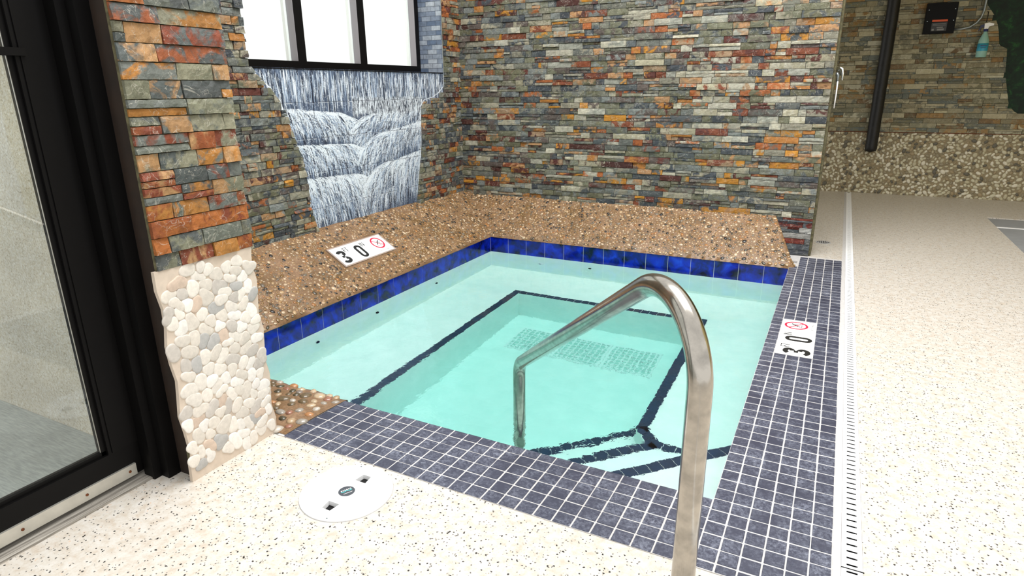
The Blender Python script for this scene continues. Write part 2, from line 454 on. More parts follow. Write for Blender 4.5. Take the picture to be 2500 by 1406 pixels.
def ledgestone(mb, O, U, Nn, u0, u1, z0, z1, rnd, rowh=(0.036, 0.045), ln=(0.06, 0.22), dep=(0.008, 0.028), cell=0.03,
               clampu=None, warm=0.27, cols=None, split=0.25, rough=0.0025, pale=None):
    O, U, Nn = np.array(O, float), np.array(U, float), np.array(Nn, float); V = np.array((0, 0, 1.0))
    z = z0
    cols = cols or (GREYS, WARMS)
    while z < z1 - 0.012:
        h = rnd.uniform(*rowh)
        if z + h > z1 - 0.01: h = z1 - z
        u = u0 - rnd.uniform(0, 0.1)
        while u < u1 - 0.004:
            l = rnd.uniform(*ln) if rnd.random() > 0.2 else rnd.uniform(ln[0] * 0.7, ln[0] * 1.4)
            a, b = max(u, u0), min(u + l, u1); u += l
            if b - a < 0.012: continue
            if u1 - b < 0.03: b = u1; u = u1
            parts = [(z, z + h)]
            if rnd.random() < split:
                k = rnd.uniform(0.4, 0.6); parts = [(z, z + h * k), (z + h * k, z + h)]
            for (za, zb) in parts:
                aa, bb = a, b
                spans = [(aa, bb)] if clampu is None else clampu(aa, bb, za, zb)
                for (ua_lo, ua_hi, ub_lo, ub_hi) in ([(aa, aa, bb, bb)] if clampu is None else spans):
                    d = rnd.uniform(*dep)
                    nu = max(2, int((bb - aa) / cell)); nv = 2 if (zb - za) < 0.03 else 3
                    g = 0.0012
                    idx = {}; vs = []
                    ph = [rnd.uniform(0, 6.28) for _ in range(4)]; tilt = rnd.uniform(-0.18, 0.12) * d
                    for j in range(nv + 1):
                        tz = j / nv; zz = za + g + (zb - za - 2 * g) * tz
                        lo = ua_lo + (ua_hi - ua_lo) * tz + g; hi = ub_lo + (ub_hi - ub_lo) * tz - g
                        for i in range(nu + 1):
                            tu = i / nu; uu = lo + (hi - lo) * tu
                            edge = (i in (0, nu)) or (j in (0, nv))
                            dd = d + rough * (math.sin(uu * 55 + ph[0]) + math.sin(uu * 131 + zz * 90 + ph[1])) * 0.5 + rnd.uniform(-1, 1) * rough * 0.7 + tilt * (tz - .5) * 2
                            if edge: dd -= rnd.uniform(0.0004, 0.0022)
                            dd = max(dd, 0.003)
                            zz2 = zz + (rnd.uniform(-1, 1) * 0.0014 if not edge else rnd.uniform(-1, 1) * 0.0006)
                            idx[(i, j)] = len(vs); vs.append(O + U * uu + V * zz2 + Nn * dd)
                    fs = []
                    for j in range(nv):
                        for i in range(nu):
                            fs.append((idx[i, j], idx[i + 1, j], idx[i + 1, j + 1], idx[i, j + 1]))
                    # returns to the wall
                    ring = [(i, 0) for i in range(nu + 1)] + [(nu, j) for j in range(1, nv + 1)] + [(i, nv) for i in range(nu - 1, -1, -1)] + [(0, j) for j in range(nv - 1, 0, -1)]
                    base = len(vs)
                    for q in ring:
                        w = vs[idx[q]]; w2 = w - Nn * np.dot(w - O, Nn); vs.append(w2)
                    m_ = len(ring)
                    for k in range(m_):
                        k2 = (k + 1) % m_
                        fs.append((idx[ring[k2]], idx[ring[k]], base + k, base + k2))
                    w = rnd.random()
                    if pale is not None and w > 1 - pale(aa, za):
                        ca = pick(PALES, rnd); cb = pick(PALES, rnd) if rnd.random() < .75 else pick(cols[1], rnd)
                    elif w < warm:
                        ca = pick(cols[1], rnd); cb = pick(cols[1] if rnd.random() < .6 else cols[0], rnd)
                    else:
                        ca = pick(cols[0], rnd); cb = pick(cols[0], rnd) if rnd.random() < 0.8 else pick(cols[1], rnd)
                    k = rnd.uniform(0.82, 1.12); s = rnd.random()
                    ca = (ca[0] * k, ca[1] * k, ca[2] * k, s * 5); cb = (cb[0] * k, cb[1] * k, cb[2] * k, 1)
                    mb.add(vs, fs, ca, cb)
        z += h

def voronoi_cells(w, h, n, rnd, relax=1, pad=0.0, seeds=None):
    pts = seeds or [(rnd.uniform(-pad, w + pad), rnd.uniform(-pad, h + pad)) for _ in range(n)]
    def cells(pts):
        R = 2.6 * math.sqrt((w + 2 * pad) * (h + 2 * pad) / n)
        gs = {}; 
        for i, p in enumerate(pts): gs.setdefault((int(p[0] // R), int(p[1] // R)), []).append(i)
        out = []
        for i, (x, y) in enumerate(pts):
            poly = [(x - R, y - R), (x + R, y - R), (x + R, y + R), (x - R, y + R)]
            gx, gy = int(x // R), int(y // R)
            for a in (-1, 0, 1):
                for b in (-1, 0, 1):
                    for j in gs.get((gx + a, gy + b), ()):
                        if j == i: continue
                        qx, qy = pts[j]; mx, my = (x + qx) / 2, (y + qy) / 2; nx, ny = qx - x, qy - y
                        np_ = []
                        m_ = len(poly)
                        for k in range(m_):
                            p1, p2 = poly[k], poly[(k + 1) % m_]
                            d1 = (p1[0] - mx) * nx + (p1[1] - my) * ny; d2 = (p2[0] - mx) * nx + (p2[1] - my) * ny
                            if d1 <= 0: np_.append(p1)
                            if (d1 < 0) != (d2 < 0) and d1 != d2:
                                t = d1 / (d1 - d2); np_.append((p1[0] + (p2[0] - p1[0]) * t, p1[1] + (p2[1] - p1[1]) * t))
                        poly = np_
                        if len(poly) < 3: break
            out.append(poly)
        return out
    for _ in range(relax):
        cs = cells(pts)
        pts = [((sum(p[0] for p in c) / len(c)), (sum(p[1] for p in c) / len(c))) if len(c) > 2 else q for c, q in zip(cs, pts)]
    return cells(pts)

def hull(P):
    P = sorted(set((round(a, 6), round(b, 6)) for a, b in P))
    def half(Q):
        o = []
        for p in Q:
            while len(o) > 1 and (o[-1][0] - o[-2][0]) * (p[1] - o[-2][1]) - (o[-1][1] - o[-2][1]) * (p[0] - o[-2][0]) <= 0: o.pop()
            o.append(p)
        return o[:-1]
    return half(P) + half(P[::-1])

def pair_cells(w, h, n, rnd):
    # elongated cells: every pebble grows from two neighbouring seeds
    r0 = math.sqrt(w * h / n); cen = []
    tries = 0
    while len(cen) < n * 1.25 and tries < 20000:
        tries += 1
        x, y = rnd.uniform(-0.02, w + 0.02), rnd.uniform(-0.02, h + 0.02)
        if all((x - a) ** 2 + (y - b) ** 2 > (r0 * 0.74) ** 2 for a, b in cen): cen.append((x, y))
    seeds = []
    for (x, y) in cen:
        a = rnd.uniform(0, PI); e = r0 * rnd.uniform(0.24, 0.42)
        seeds += [(x + e * math.cos(a), y + e * math.sin(a)), (x - e * math.cos(a), y - e * math.sin(a))]
    cs = voronoi_cells(w, h, len(seeds), rnd, 0, 0.0, seeds)
    return [hull(cs[2 * i] + cs[2 * i + 1]) for i in range(len(cen)) if len(cs[2 * i]) > 2 and len(cs[2 * i + 1]) > 2]

def flat_pebbles(mb, w, h, n, rnd, T, cols, keep=None, thick=0.006, gap=0.0016, aniso=1.0, relax=1, shrink=0.96):
    """sliced pebbles packed over a w x h panel; T(x, y, d) -> world"""
    cs = pair_cells(w, h, n, rnd)
    for c in cs:
        if len(c) < 3: continue
        # smooth radius profile: keeps the oval shape, drops the corners
        A2 = 0; gx = gy = 0
        for k in range(len(c)):
            p, q = c[k], c[(k + 1) % len(c)]; cr = p[0] * q[1] - q[0] * p[1]
            A2 += cr; gx += (p[0] + q[0]) * cr; gy += (p[1] + q[1]) * cr
        if abs(A2) < 1e-9: continue
        gx /= 3 * A2; gy /= 3 * A2
        nA = 32; rad = []
        for k in range(nA):
            a = 2 * PI * k / nA; dx, dy = math.cos(a), math.sin(a); best = 1e9
            for m2 in range(len(c)):
                p, q = c[m2], c[(m2 + 1) % len(c)]
                ex, ey = q[0] - p[0], q[1] - p[1]; den = dx * ey - dy * ex
                if abs(den) < 1e-12: continue
                t = ((p[0] - gx) * ey - (p[1] - gy) * ex) / den; u = ((p[0] - gx) * dy - (p[1] - gy) * dx) / den
                if t > 0 and -1e-6 <= u <= 1 + 1e-6: best = min(best, t)
            rad.append(best if best < 1 else 0.01)
        rad = np.array(rad); Fq_ = np.fft.rfft(rad); Fq_[4:] = 0; rad = np.fft.irfft(Fq_, nA)
        c = [(gx + rad[k] * math.cos(2 * PI * k / nA), gy + rad[k] * math.sin(2 * PI * k / nA)) for k in range(nA)]
        cx = sum(p[0] for p in c) / len(c); cy = sum(p[1] for p in c) / len(c)
        if keep and not keep(cx, cy): continue
        if not keep and not (0 < cx < w and 0 < cy < h): continue
        rr = math.sqrt(sum((p[0] - cx) ** 2 + (p[1] - cy) ** 2 for p in c) / len(c))
        s = shrink - gap / max(rr, 0.004)
        th = thick * rnd.uniform(0.8, 1.15)
        rings = [(s, 0.0), (s, th * 0.55), (s * 0.95, th * 0.88), (s * 0.8, th)]
        vs = []
        for (k, d) in rings:
            for p in c: vs.append(T(cx + (p[0] - cx) * k, cy + (p[1] - cy) * k, d))
        m_ = len(c); fs = []
        for a in range(len(rings) - 1):
            for k in range(m_):
                k2 = (k + 1) % m_
                fs.append((a * m_ + k, a * m_ + k2, (a + 1) * m_ + k2, (a + 1) * m_ + k))
        fs.append(tuple(range((len(rings) - 1) * m_, len(rings) * m_)))
        col = lin(cols[rnd.randrange(len(cols))]); q = rnd.uniform(0.92, 1.04)
        mb.add(vs, fs, (col[0] * q, col[1] * q, col[2] * q, 1))

def ellipsoids(name, items, mat, parent):
    """items: (centre, normal, tangent, a, b, c, colour) -> one mesh of pebbles"""
    nseg, nr = 9, 5
    unit = []
    for i in range(1, nr):
        t = PI * i / nr
        for k in range(nseg):
            a = 2 * PI * k / nseg
            unit.append((math.sin(t) * math.cos(a), math.sin(t) * math.sin(a), math.cos(t)))
    unit = [(0, 0, 1)] + unit + [(0, 0, -1)]
    unit = np.array(unit)
    f = []
    for k in range(nseg): f.append((0, 1 + k, 1 + (k + 1) % nseg))
    for i in range(nr - 2):
        for k in range(nseg):
            a = 1 + i * nseg; b = a + nseg; k2 = (k + 1) % nseg
            f.append((a + k, b + k, b + k2, a + k2))
    last = len(unit) - 1; a = 1 + (nr - 2) * nseg
    for k in range(nseg): f.append((last, a + (k + 1) % nseg, a + k))
    V = []; F = []; A = []
    rs = np.random.RandomState(3)
    for (c, n, t, ea, eb, ec, col) in items:
        n = np.array(n, float); t = np.array(t, float); t = t - n * t.dot(n); t /= np.linalg.norm(t); b = np.cross(n, t)
        u = unit * np.array([ea, eb, ec]) * (1 + rs.uniform(-0.07, 0.07, (len(unit), 1)))
        off = len(V) * len(unit)
        V.append(np.array(c) + u[:, :1] * t + u[:, 1:2] * b + u[:, 2:3] * n)
        F.extend([tuple(off + i for i in q) for q in f])
        A.append(np.tile(np.array(col), (len(unit), 1)))
    return mesh(name, np.concatenate(V), F, mat, parent, True, {'colA': np.concatenate(A)})

def scatter(w, h, rmin, rmax, tries, rnd, dens=1.0):
    cell = rmax * 2; gr = {}; out = []
    for _ in range(tries):
        r = rmin + (rmax - rmin) * rnd.random() ** 1.6; x = rnd.uniform(0, w); y = rnd.uniform(0, h)
        gx, gy = int(x / cell), int(y / cell); ok = True
        for a in (-1, 0, 1):
            for b in (-1, 0, 1):
                for (qx, qy, qr) in gr.get((gx + a, gy + b), ()):
                    if (qx - x) ** 2 + (qy - y) ** 2 < ((qr + r) * dens) ** 2: ok = False; break
                if not ok: break
            if not ok: break
        if ok: gr.setdefault((gx, gy), []).append((x, y, r)); out.append((x, y, r))
    return out

# ------------------------------------------------------------------ dimensions (metres, deck at z = 0)
W, LN = 2.16, 2.6285            # water opening
XR, YF = 2.461, -2.9135         # outer edges of the mosaic coping
ZW = -0.12                      # water level
XL, YB = -0.46, 0.36            # left wall plane, back wall plane
BL, BB = 0.283, 0.262           # heights of the pebble banks at those walls
XP = 0.775                      # face of the near stone wall end
PY0, PY1 = -3.203, -2.90

# ------------------------------------------------------------------ floor
mb = MB()
lidc = (1.213, -3.055); circ = [(lidc[0] + 0.122 * math.cos(2 * PI * k / 48), lidc[1] + 0.122 * math.sin(2 * PI * k / 48)) for k in range(48)]
mb.prism([(0.645, -6.5), (XR, -6.5), (XR, YF), (0.757, YF), (0.757, -3.199), (0.69, -3.199), (0.645, -3.199)], [circ], -0.12, 0.0)
mb.prism([(2.527, -6.5), (5.6, -6.5), (5.6, 3.5), (2.527, 3.5)], [[(3.56, 0.4), (5.2, 0.4), (5.2, 2.42), (3.56, 2.42)]], -0.12, 0.0)
mb.prism([(0.0, 0.62), (2.262, 0.62), (2.262, 0.335), (XR, 0.335), (XR, 3.5), (0.0, 3.5)], [], -0.12, 0.0)
floor = mb.build('floor', M['floor']); tag(floor, kind='structure')
mb = MB(); mb.box(XR, 2.480, -6.5, 3.48, -0.12, -0.0005)
mb.build('grout_margin', M['grout'], floor)
mb = MB(); mb.box(0.60, XR, 0.20, 0.64, -0.14, -0.002)
mb.build('threshold_slab', M['grout'], floor)

# recessed grey slab on the far right of the deck
mb = MB(); mb.box(3.562, 5.198, 0.402, 2.418, -0.12, -0.008)
o = mb.build('grey_floor_slab', M['greypad'])
tag(o, 'sunken grey floor slab at the far right of the cream deck', 'floor slab')
mb = MB(); mb.box(3.565, 5.195, 1.995, 2.02, -0.008, -0.004)
mb.build('white_strip', M['tilewhite'], o)

# ------------------------------------------------------------------ hot tub
tub = empty('hot_tub', (1.08, -1.3, 0.0))
tag(tub, 'sunken square hot tub with cobalt waterline tiles and pale plaster benches', 'hot tub')
zb, zf, z1s, z2s, z3s = -0.52, -0.92, -0.69, -0.46, -0.29
BX0, BY0, BX1 = 0.495, -0.505, 1.715     # inner edges of the bench
mb = MB()
# walls
mb.box(-0.15, 0.0, -LN - 0.15, 0.15, -1.05, -0.127)
mb.box(W, W + 0.15, -LN - 0.15, 0.15, -1.05, -0.127)
mb.box(0, W, 0.0, 0.15, -1.05, -0.127)
mb.box(0, W, -LN - 0.15, -LN, -1.05, -0.127)
mb.box(0, W, -LN, 0, -1.05, zf)
# benches: left, back, right
mb.box(0, BX0, -LN, 0, zf, zb)
mb.box(BX0, W, BY0, 0, zf, zb)
KX, KY = BX1, -1.81
mb.prism([(BX1, BY0), (BX1, KY), (1.80, -1.925), (W, -1.925), (W, BY0)], [], zf, zb)
# corner steps, diagonal noses
def wall_y(c): return (c - LN, -LN)      # line x - y = c meets the near wall
mb.prism([(BX1, BX1 - 3.35), (3.35 - LN, -LN), (3.735 - LN, -LN), (1.81, -1.925), (BX1, KY)], [], zf, z1s)
mb.prism([(1.81, -1.925), (3.735 - LN, -LN), (4.09 - LN, -LN), (W, W - 4.09), (W, -1.925)], [], zf, z2s)
mb.prism([(4.09 - LN, -LN), (W, -LN), (W, W - 4.09)], [], zf, z3s)
shell = mb.build('plaster_shell', M['plaster'], tub)
tag(shell, 'pale plaster shell with benches and corner steps')

# nosing tiles
def strip_tiles(mb, a, b, side, z, wd=0.05, pitch=0.0515, gap=0.003, thick=0.004):
    a, b = Vector((a[0], a[1], 0)), Vector((b[0], b[1], 0)); d = (b - a); ln = d.length; d.normalize()
    nrm = Vector((-d.y, d.x, 0)) * side
    n = max(1, round(ln / pitch)); pt = ln / n
    for i in range(n):
        p0 = a + d * (i * pt + gap / 2); p1 = a + d * ((i + 1) * pt - gap / 2)
        q = [p0, p1, p1 + nrm * wd, p0 + nrm * wd]
        if side < 0: q.reverse()
        mb.add([(p.x, p.y, z) for p in q] + [(p.x, p.y, z + thick) for p in q],
               [(4, 5, 6, 7), (0, 1, 5, 4), (1, 2, 6, 5), (2, 3, 7, 6), (3, 0, 4, 7)])
mb = MB()
strip_tiles(mb, (BX0, -LN), (BX0, BY0), 1, zb)
strip_tiles(mb, (BX0 - 0.05, BY0), (BX1 + 0.05, BY0), 1, zb)
strip_tiles(mb, (BX1, BY0), (BX1, KY), 1, zb)
strip_tiles(mb, (BX1, KY), (1.80, -1.915), 1, zb)
bt = mb.build('bench_nosing_tile', M['trim_tile'], tub)
mb = MB()
strip_tiles(mb, (3.35 - LN, -LN), (BX1 - 0.02, BX1 - 0.02 - 3.35), -1, z1s)
mb.build('step_nosing_tile', M['trim_tile'], tub)
mb = MB()
strip_tiles(mb, (3.735 - LN, -LN), (1.81, -1.925), -1, z2s)
strip_tiles(mb, (1.81, -1.925), (W - 0.04, -1.925), -1, z2s, wd=0.04)
mb.build('step_nosing_tile', M['trim_tile'], tub)
mb = MB()
strip_tiles(mb, (4.09 - LN, -LN), (W, W - 4.09), -1, z3s)
mb.build('step_nosing_tile', M['trim_tile'], tub)

# waterline tiles with pale joints
mb = MB(); mg = MB(); P = 0.1551; tt = 0.008
def waterline(mb, o, d, nrm, ln):
    o = Vector(o); d = Vector(d); nrm = Vector(nrm)
    k = 0
    while k * P < ln - 0.01:
        a = k * P + 0.0016; b = min((k + 1) * P - 0.0016, ln)
        vs = []
        for (u, z) in ((a, -0.127), (b, -0.127), (b, -0.003), (a, -0.003)):
            vs.append(o + d * u + Vector((0, 0, z)))
        for (u, z) in ((a, -0.127), (b, -0.127), (b, -0.003), (a, -0.003)):
            vs.append(o + d * u + Vector((0, 0, z)) + nrm * tt)
        fs = [(4, 5, 6, 7), (0, 1, 5, 4), (1, 2, 6, 5), (2, 3, 7, 6), (3, 0, 4, 7)]
        if d.cross(Vector((0, 0, 1))).dot(nrm) < 0: fs = [tuple(reversed(f)) for f in fs]
        mb.add(vs, fs); k += 1
t0 = tt
waterline(mb, (0, t0, 0), (1, 0, 0), (0, -1, 0), W)
waterline(mb, (-t0, 0, 0), (0, -1, 0), (1, 0, 0), LN)
waterline(mb, (W + t0, 0, 0), (0, -1, 0), (-1, 0, 0), LN)
waterline(mb, (0, -LN - t0, 0), (1, 0, 0), (0, 1, 0), W)
wt = mb.build('waterline_tile_band', M['blue'], tub); tag(wt, 'glossy cobalt blue waterline tiles')
mg.box(-0.15, -0.002, -LN - 0.15, 0.15, -0.127, -0.003); mg.box(W + 0.002, W + 0.15, -LN - 0.15, 0.15, -0.127, -0.003)
mg.box(-0.002, W + 0.002, 0.002, 0.15, -0.127, -0.003); mg.box(-0.002, W + 0.002, -LN - 0.15, -LN - 0.002, -0.127, -0.003)
mg.build('tile_grout', M['grout'], wt)

# mosaic coping
mb = MB()
mb.prism([(0.79, YF), (XR, YF), (XR, 0.335), (2.2, 0.335), (2.2, 0.1), (W + 0.001, -0.0), (W + 0.001, -LN - 0.001), (0.79, -LN - 0.001)], [], -0.003, 0.0022)
slab = mb.build('coping_bed', M['grout'], tub)
mb = MB(); g = 0.0020; rr = random.Random(5)
pc = (XR - W) / 6; pr = 0.0522
row = 0; y = -1.014
ys = []
yy = -1.0 - 0.003
k0 = int((0.335 - yy) / pr)
for k in range(k0, -60, -1):
    ya, yb = yy + (k - 1) * pr, yy + k * pr
    if ya < -3.9 or yb > 0.34: continue
    ys.append((ya, yb))
def jt(): return rr.uniform(-0.0006, 0.0006)
for (ya, yb) in ys:
    if ya < YF - 0.3: continue
    if ya < YF - 0.035: continue
    for c in range(6):
        xa, xb = W + c * pc, W + (c + 1) * pc
        if c == 0 and yb > 0.05: continue
        if c == 1 and yb > 0.345: continue
        ya2 = max(ya, YF)
        mb.bbox(xa + g + jt(), xb - g + jt(), ya2 + g + jt(), yb - g + jt(), 0.0, 0.0036 + jt(), 0.0014)
rows = [0.0, 0.040] + [0.040 + 0.0492 * i for i in range(1, 6)]
x0 = 0.9384 - 2 * 0.0535
k = 0
while True:
    xa = x0 + k * 0.0535; xb = xa + 0.0535
    if xa > W - 0.025: break
    if xb > W - 0.025: xb = W
    for r_ in range(6):
        ya, yb = -LN - rows[r_ + 1], -LN - rows[r_]
        mb.bbox(xa + g + jt(), xb - g + jt(), ya + g * 0.8 + jt(), yb - g * 0.8 + jt(), 0.0, 0.0036 + jt(), 0.0014)
        mb.v[-24:] = [(q[0] + 0.058 * (q[1] + LN) * (W - q[0]) / (W - 0.83), q[1], q[2]) for q in mb.v[-24:]]
    k += 1
mo = mb.build('mosaic_coping', M['mosaic'], tub); tag(mo, 'slate grey square mosaic coping with pale grout')

# return fittings on the tub walls (white eyeballs and dark jets)
def jet(kind, c, nrm, r=0.022):
    q = Vector(nrm).to_track_quat('Z', 'Y').to_matrix()
    mb = MB(); mb.lathe([(r, 0), (r, 0.003), (r * 0.8, 0.007), (r * 0.45, 0.008), (r * 0.4, 0.004)], c, 24, M=q)
    o = mb.build('jet_fitting', M['white_plastic'] if kind == 'w' else M['black'], tub, True)
    mb = MB(); mb.lathe([(r * 0.38, 0.004), (r * 0.3, 0.0085)], c, 16, M=q)
    mb.build('jet_nozzle', M['blackmatte'] if kind != 'w' else M['joint'], o)
    tag(o, 'white jet fitting' if kind == 'w' else 'dark jet fitting')
jet('w', (0.43, -0.001, -0.31), (0, -1, 0), 0.03)
jet('d', (0.83, -0.001, -0.27), (0, -1, 0), 0.013)
jet('d', (0.001, -0.78, -0.27), (1, 0, 0), 0.013)
jet('d', (0.001, -1.42, -0.27), (1, 0, 0), 0.013)
jet('d', (0.001, -1.92, -0.27), (1, 0, 0), 0.013)

# pebble banks -----------------------------------------------------
def bank_h(x, y):
    a = BB * (y / YB) ** 0.93 if y > 0 else 0.0
    b = BL * ((-x) / (-XL)) ** 0.93 if x < 0 else 0.0
    k = 0.03
    hh = max(k - abs(a - b), 0) / k
    return max(a, b) + (hh * hh * k * 0.25 if (a > 0 and b > 0) else 0) + 0.006
def xend(y): return 2.178 - (2.178 - 2.02) * max(0, min(1, y / YB)) ** 1.1
mb = MB()
nx, ny = 110, 16
xs = np.linspace(0, 1, nx)
# back bank
vs = []; idx = {}
for j in range(ny + 1):
    y = -0.006 + (YB + 0.006) * j / ny
    for i in range(nx + 1):
        x = XL + (xend(y) - XL) * i / nx
        z = bank_h(x, max(y, 0)) + (-0.010 if j == 0 else 0) + 0.0015 * math.sin(x * 61 + y * 33) + 0.0012 * math.sin(x * 133 + 2)
        idx[i, j] = len(vs); vs.append((x, y, z))
fs = [(idx[i, j], idx[i + 1, j], idx[i + 1, j + 1], idx[i, j + 1]) for j in range(ny) for i in range(nx)]
# skirt at pool edge (only over the tub) and at the right end
base = len(vs)
for i in range(nx + 1): x, y, z = vs[idx[i, 0]]; vs.append((x, y, -0.004))
fs += [(idx[i + 1, 0], idx[i, 0], base + i, base + i + 1) for i in range(nx) if vs[idx[i, 0]][0] > -0.03]
base = len(vs)
for j in range(ny + 1): x, y, z = vs[idx[nx, j]]; vs.append((x + 0.02 + 0.05 * (z / BB), y, 0.0))
fs += [(idx[nx, j], base + j, base + j + 1, idx[nx, j + 1]) for j in range(ny)]
mb.add(vs, fs)
# left bank
vs = []; idx = {}; nyl = 60; nxl = 16
for j in range(nyl + 1):
    y = -LN + (LN - 0.006) * j / nyl
    for i in range(nxl + 1):
        x = 0.006 + (XL - 0.006) * i / nxl
        z = bank_h(min(x, 0), min(y, 0)) + (-0.010 if i == 0 else 0) + 0.0015 * math.sin(x * 61 + y * 33) + 0.0012 * math.sin(y * 133 + 2)
        idx[i, j] = len(vs); vs.append((x, y, z))
fs = [(idx[i, j], idx[i, j + 1], idx[i + 1, j + 1], idx[i + 1, j]) for j in range(nyl) for i in range(nxl)]
base = len(vs)
for j in range(nyl + 1): x, y, z = vs[idx[0, j]]; vs.append((x, y, -0.004))
fs += [(idx[0, j], base + j, base + j + 1, idx[0, j + 1]) for j in range(nyl)]
fs = [tuple(reversed(f)) for f in fs]
mb.add(vs, fs)
bedo = mb.build('pebble_bank', M['bed'], tub, True); tag(bedo, 'sloping brown bank set with small pebbles')

PCOL = [(186, 156, 118)] * 5 + [(206, 182, 150)] * 4 + [(166, 130, 88)] * 6 + [(158, 134, 104)] * 5 + [(122, 110, 94)] * 3 + [(50, 46, 42)] * 2 + [(80, 70, 54)] * 3 + [(172, 118, 66)] * 2 + [(140, 108, 66)] * 4
rnd = random.Random(11)
signc = Vector((-0.2215, -1.245, 0)); 
items = []
def normal_at(x, y):
    e = 0.002
    dx = (bank_h(x + e, y) - bank_h(x - e, y)) / (2 * e) if not (-e < x < e) else 0
    dy = (bank_h(x, y + e) - bank_h(x, y - e)) / (2 * e) if not (-e < y < e) else 0
    n = Vector((-dx, -dy, 1)); n.normalize(); return n
def put(x, y, r, squash=0.42, sink=0.25, cols=PCOL):
    n = normal_at(x, y); z = bank_h(x, y)
    a = r * rnd.uniform(0.95, 1.2); b = a * rnd.uniform(0.55, 0.85); c = b * squash * rnd.uniform(0.8, 1.3)
    ang = rnd.uniform(0, 2 * PI); t = (math.cos(ang), math.sin(ang), 0.01)
    col = lin(cols[rnd.randrange(len(cols))]); q = rnd.uniform(0.8, 1.08)
    p = Vector((x, y, z)) - n * c * sink
    items.append((tuple(p), tuple(n), t, a, b, c, (col[0] * q, col[1] * q, col[2] * q, 1)))
stretchY = math.hypot(YB, BB) / YB; stretchX = math.hypot(XL, BL) / abs(XL)
for (u, v, r) in scatter(2.64, YB * stretchY, 0.0068, 0.0155, 24000, rnd, 0.80):
    x, y = XL + u, v / stretchY
    if x > xend(y) - 0.004 or y < 0.004 or y > YB - 0.006: continue
    if x < 0 and (BL * (-x) / (-XL)) > BB * y / YB: continue
    put(x, y, r)
for (u, v, r) in scatter(LN + YB, -XL * stretchX, 0.0068, 0.0155, 27000, rnd, 0.80):
    y, x = YB - u, -v / stretchX
    if x > -0.004 or x < XL + 0.006: continue
    if y > 0 and (BL * (-x) / (-XL)) <= BB * y / YB: continue
    if abs(y - signc.y) < 0.252 and abs(x - signc.x) < 0.088: continue
    put(x, y, r)
# pebbles on the steep right end of the bank
for k in range(60):
    y = rnd.uniform(0.02, YB - 0.02); t = rnd.uniform(0.1, 0.9); x = xend(y) + 0.035 * t; z = bank_h(xend(y), y) * (1 - t)
    col = lin(PCOL[rnd.randrange(len(PCOL))]); r = rnd.uniform(0.006, 0.012)
    items.append(((x, y, z), (0.97, -0.1, 0.2), (0, 1, 0.3), r, r * .7, r * .35, col))
ellipsoids('pebbles', items, M['pebble'], bedo)

# larger pebbles of the near-left coping, beside the stone wall end
mb = MB()
def cop(x, y): return 0.004 + 0.016 * max(0, 1 - ((y + 2.76) / 0.14) ** 2) * (1 if x < 0.72 else max(0, 1 - (x - 0.72) / 0.14)) + (0.03 * max(0, min(1, (0.5 - x) / 0.5)))
vs = []; idx = {}; nx, ny = 50, 14
for j in range(ny + 1):
    for i in range(nx + 1):
        y = -2.905 + 0.289 * j / ny; x = XL + (0.834 + 0.058 * (y + LN) - XL) * i / nx
        idx[i, j] = len(vs); vs.append((x, y + (0.006 * math.sin(x * 30) if j == ny else 0), cop(x, y) if j < ny else 0.0))
fs = [(idx[i, j], idx[i + 1, j], idx[i + 1, j + 1], idx[i, j + 1]) for j in range(ny) for i in range(nx)]
b0 = len(vs)
for i in range(nx + 1): x, y, z = vs[idx[i, ny]]; vs.append((x, y, -0.02))
fs += [(idx[i, ny], idx[i + 1, ny], b0 + i + 1, b0 + i) for i in range(nx)]
mb.add(vs, fs)
cb = mb.build('pebble_coping', M['bed'], tub, True); tag(cb, 'short coping of large rounded river pebbles')
items = []
BIG = [(176, 150, 118), (190, 168, 138), (134, 124, 114), (110, 94, 70), (180, 130, 88), (156, 148, 136), (186, 176, 162), (84, 76, 58), (150, 106, 86)]
for (u, v, r) in scatter(1.30, 0.272, 0.014, 0.028, 9000, rnd, 0.92):
    x, y = XL + u + 0.0, -2.897 + v
    if x > 0.834 + 0.058 * (y + LN) - 0.010 or (x > 0.80 and y < -2.86): continue
    if x > XP - 0.0 and y < -2.885: continue
    a = r * 1.1; b = a * rnd.uniform(0.65, 0.9); c = b * 0.55; ang = rnd.uniform(0, PI)
    col = lin(BIG[rnd.randrange(len(BIG))])
    items.append(((x, y, cop(x, y) - c * 0.25), (0, 0, 1), (math.cos(ang), math.sin(ang), 0), a, b, c, col))
ellipsoids('pebbles', items, M['pebble'], cb)

# ------------------------------------------------------------------ water
mb = MB(); mb.box(-0.001, W + 0.001, -LN - 0.001, 0.001, zf - 0.01, ZW)
wat = mb.build('pool_water', M['water']); tag(wat, 'clear turquoise water filling the hot tub', 'water')

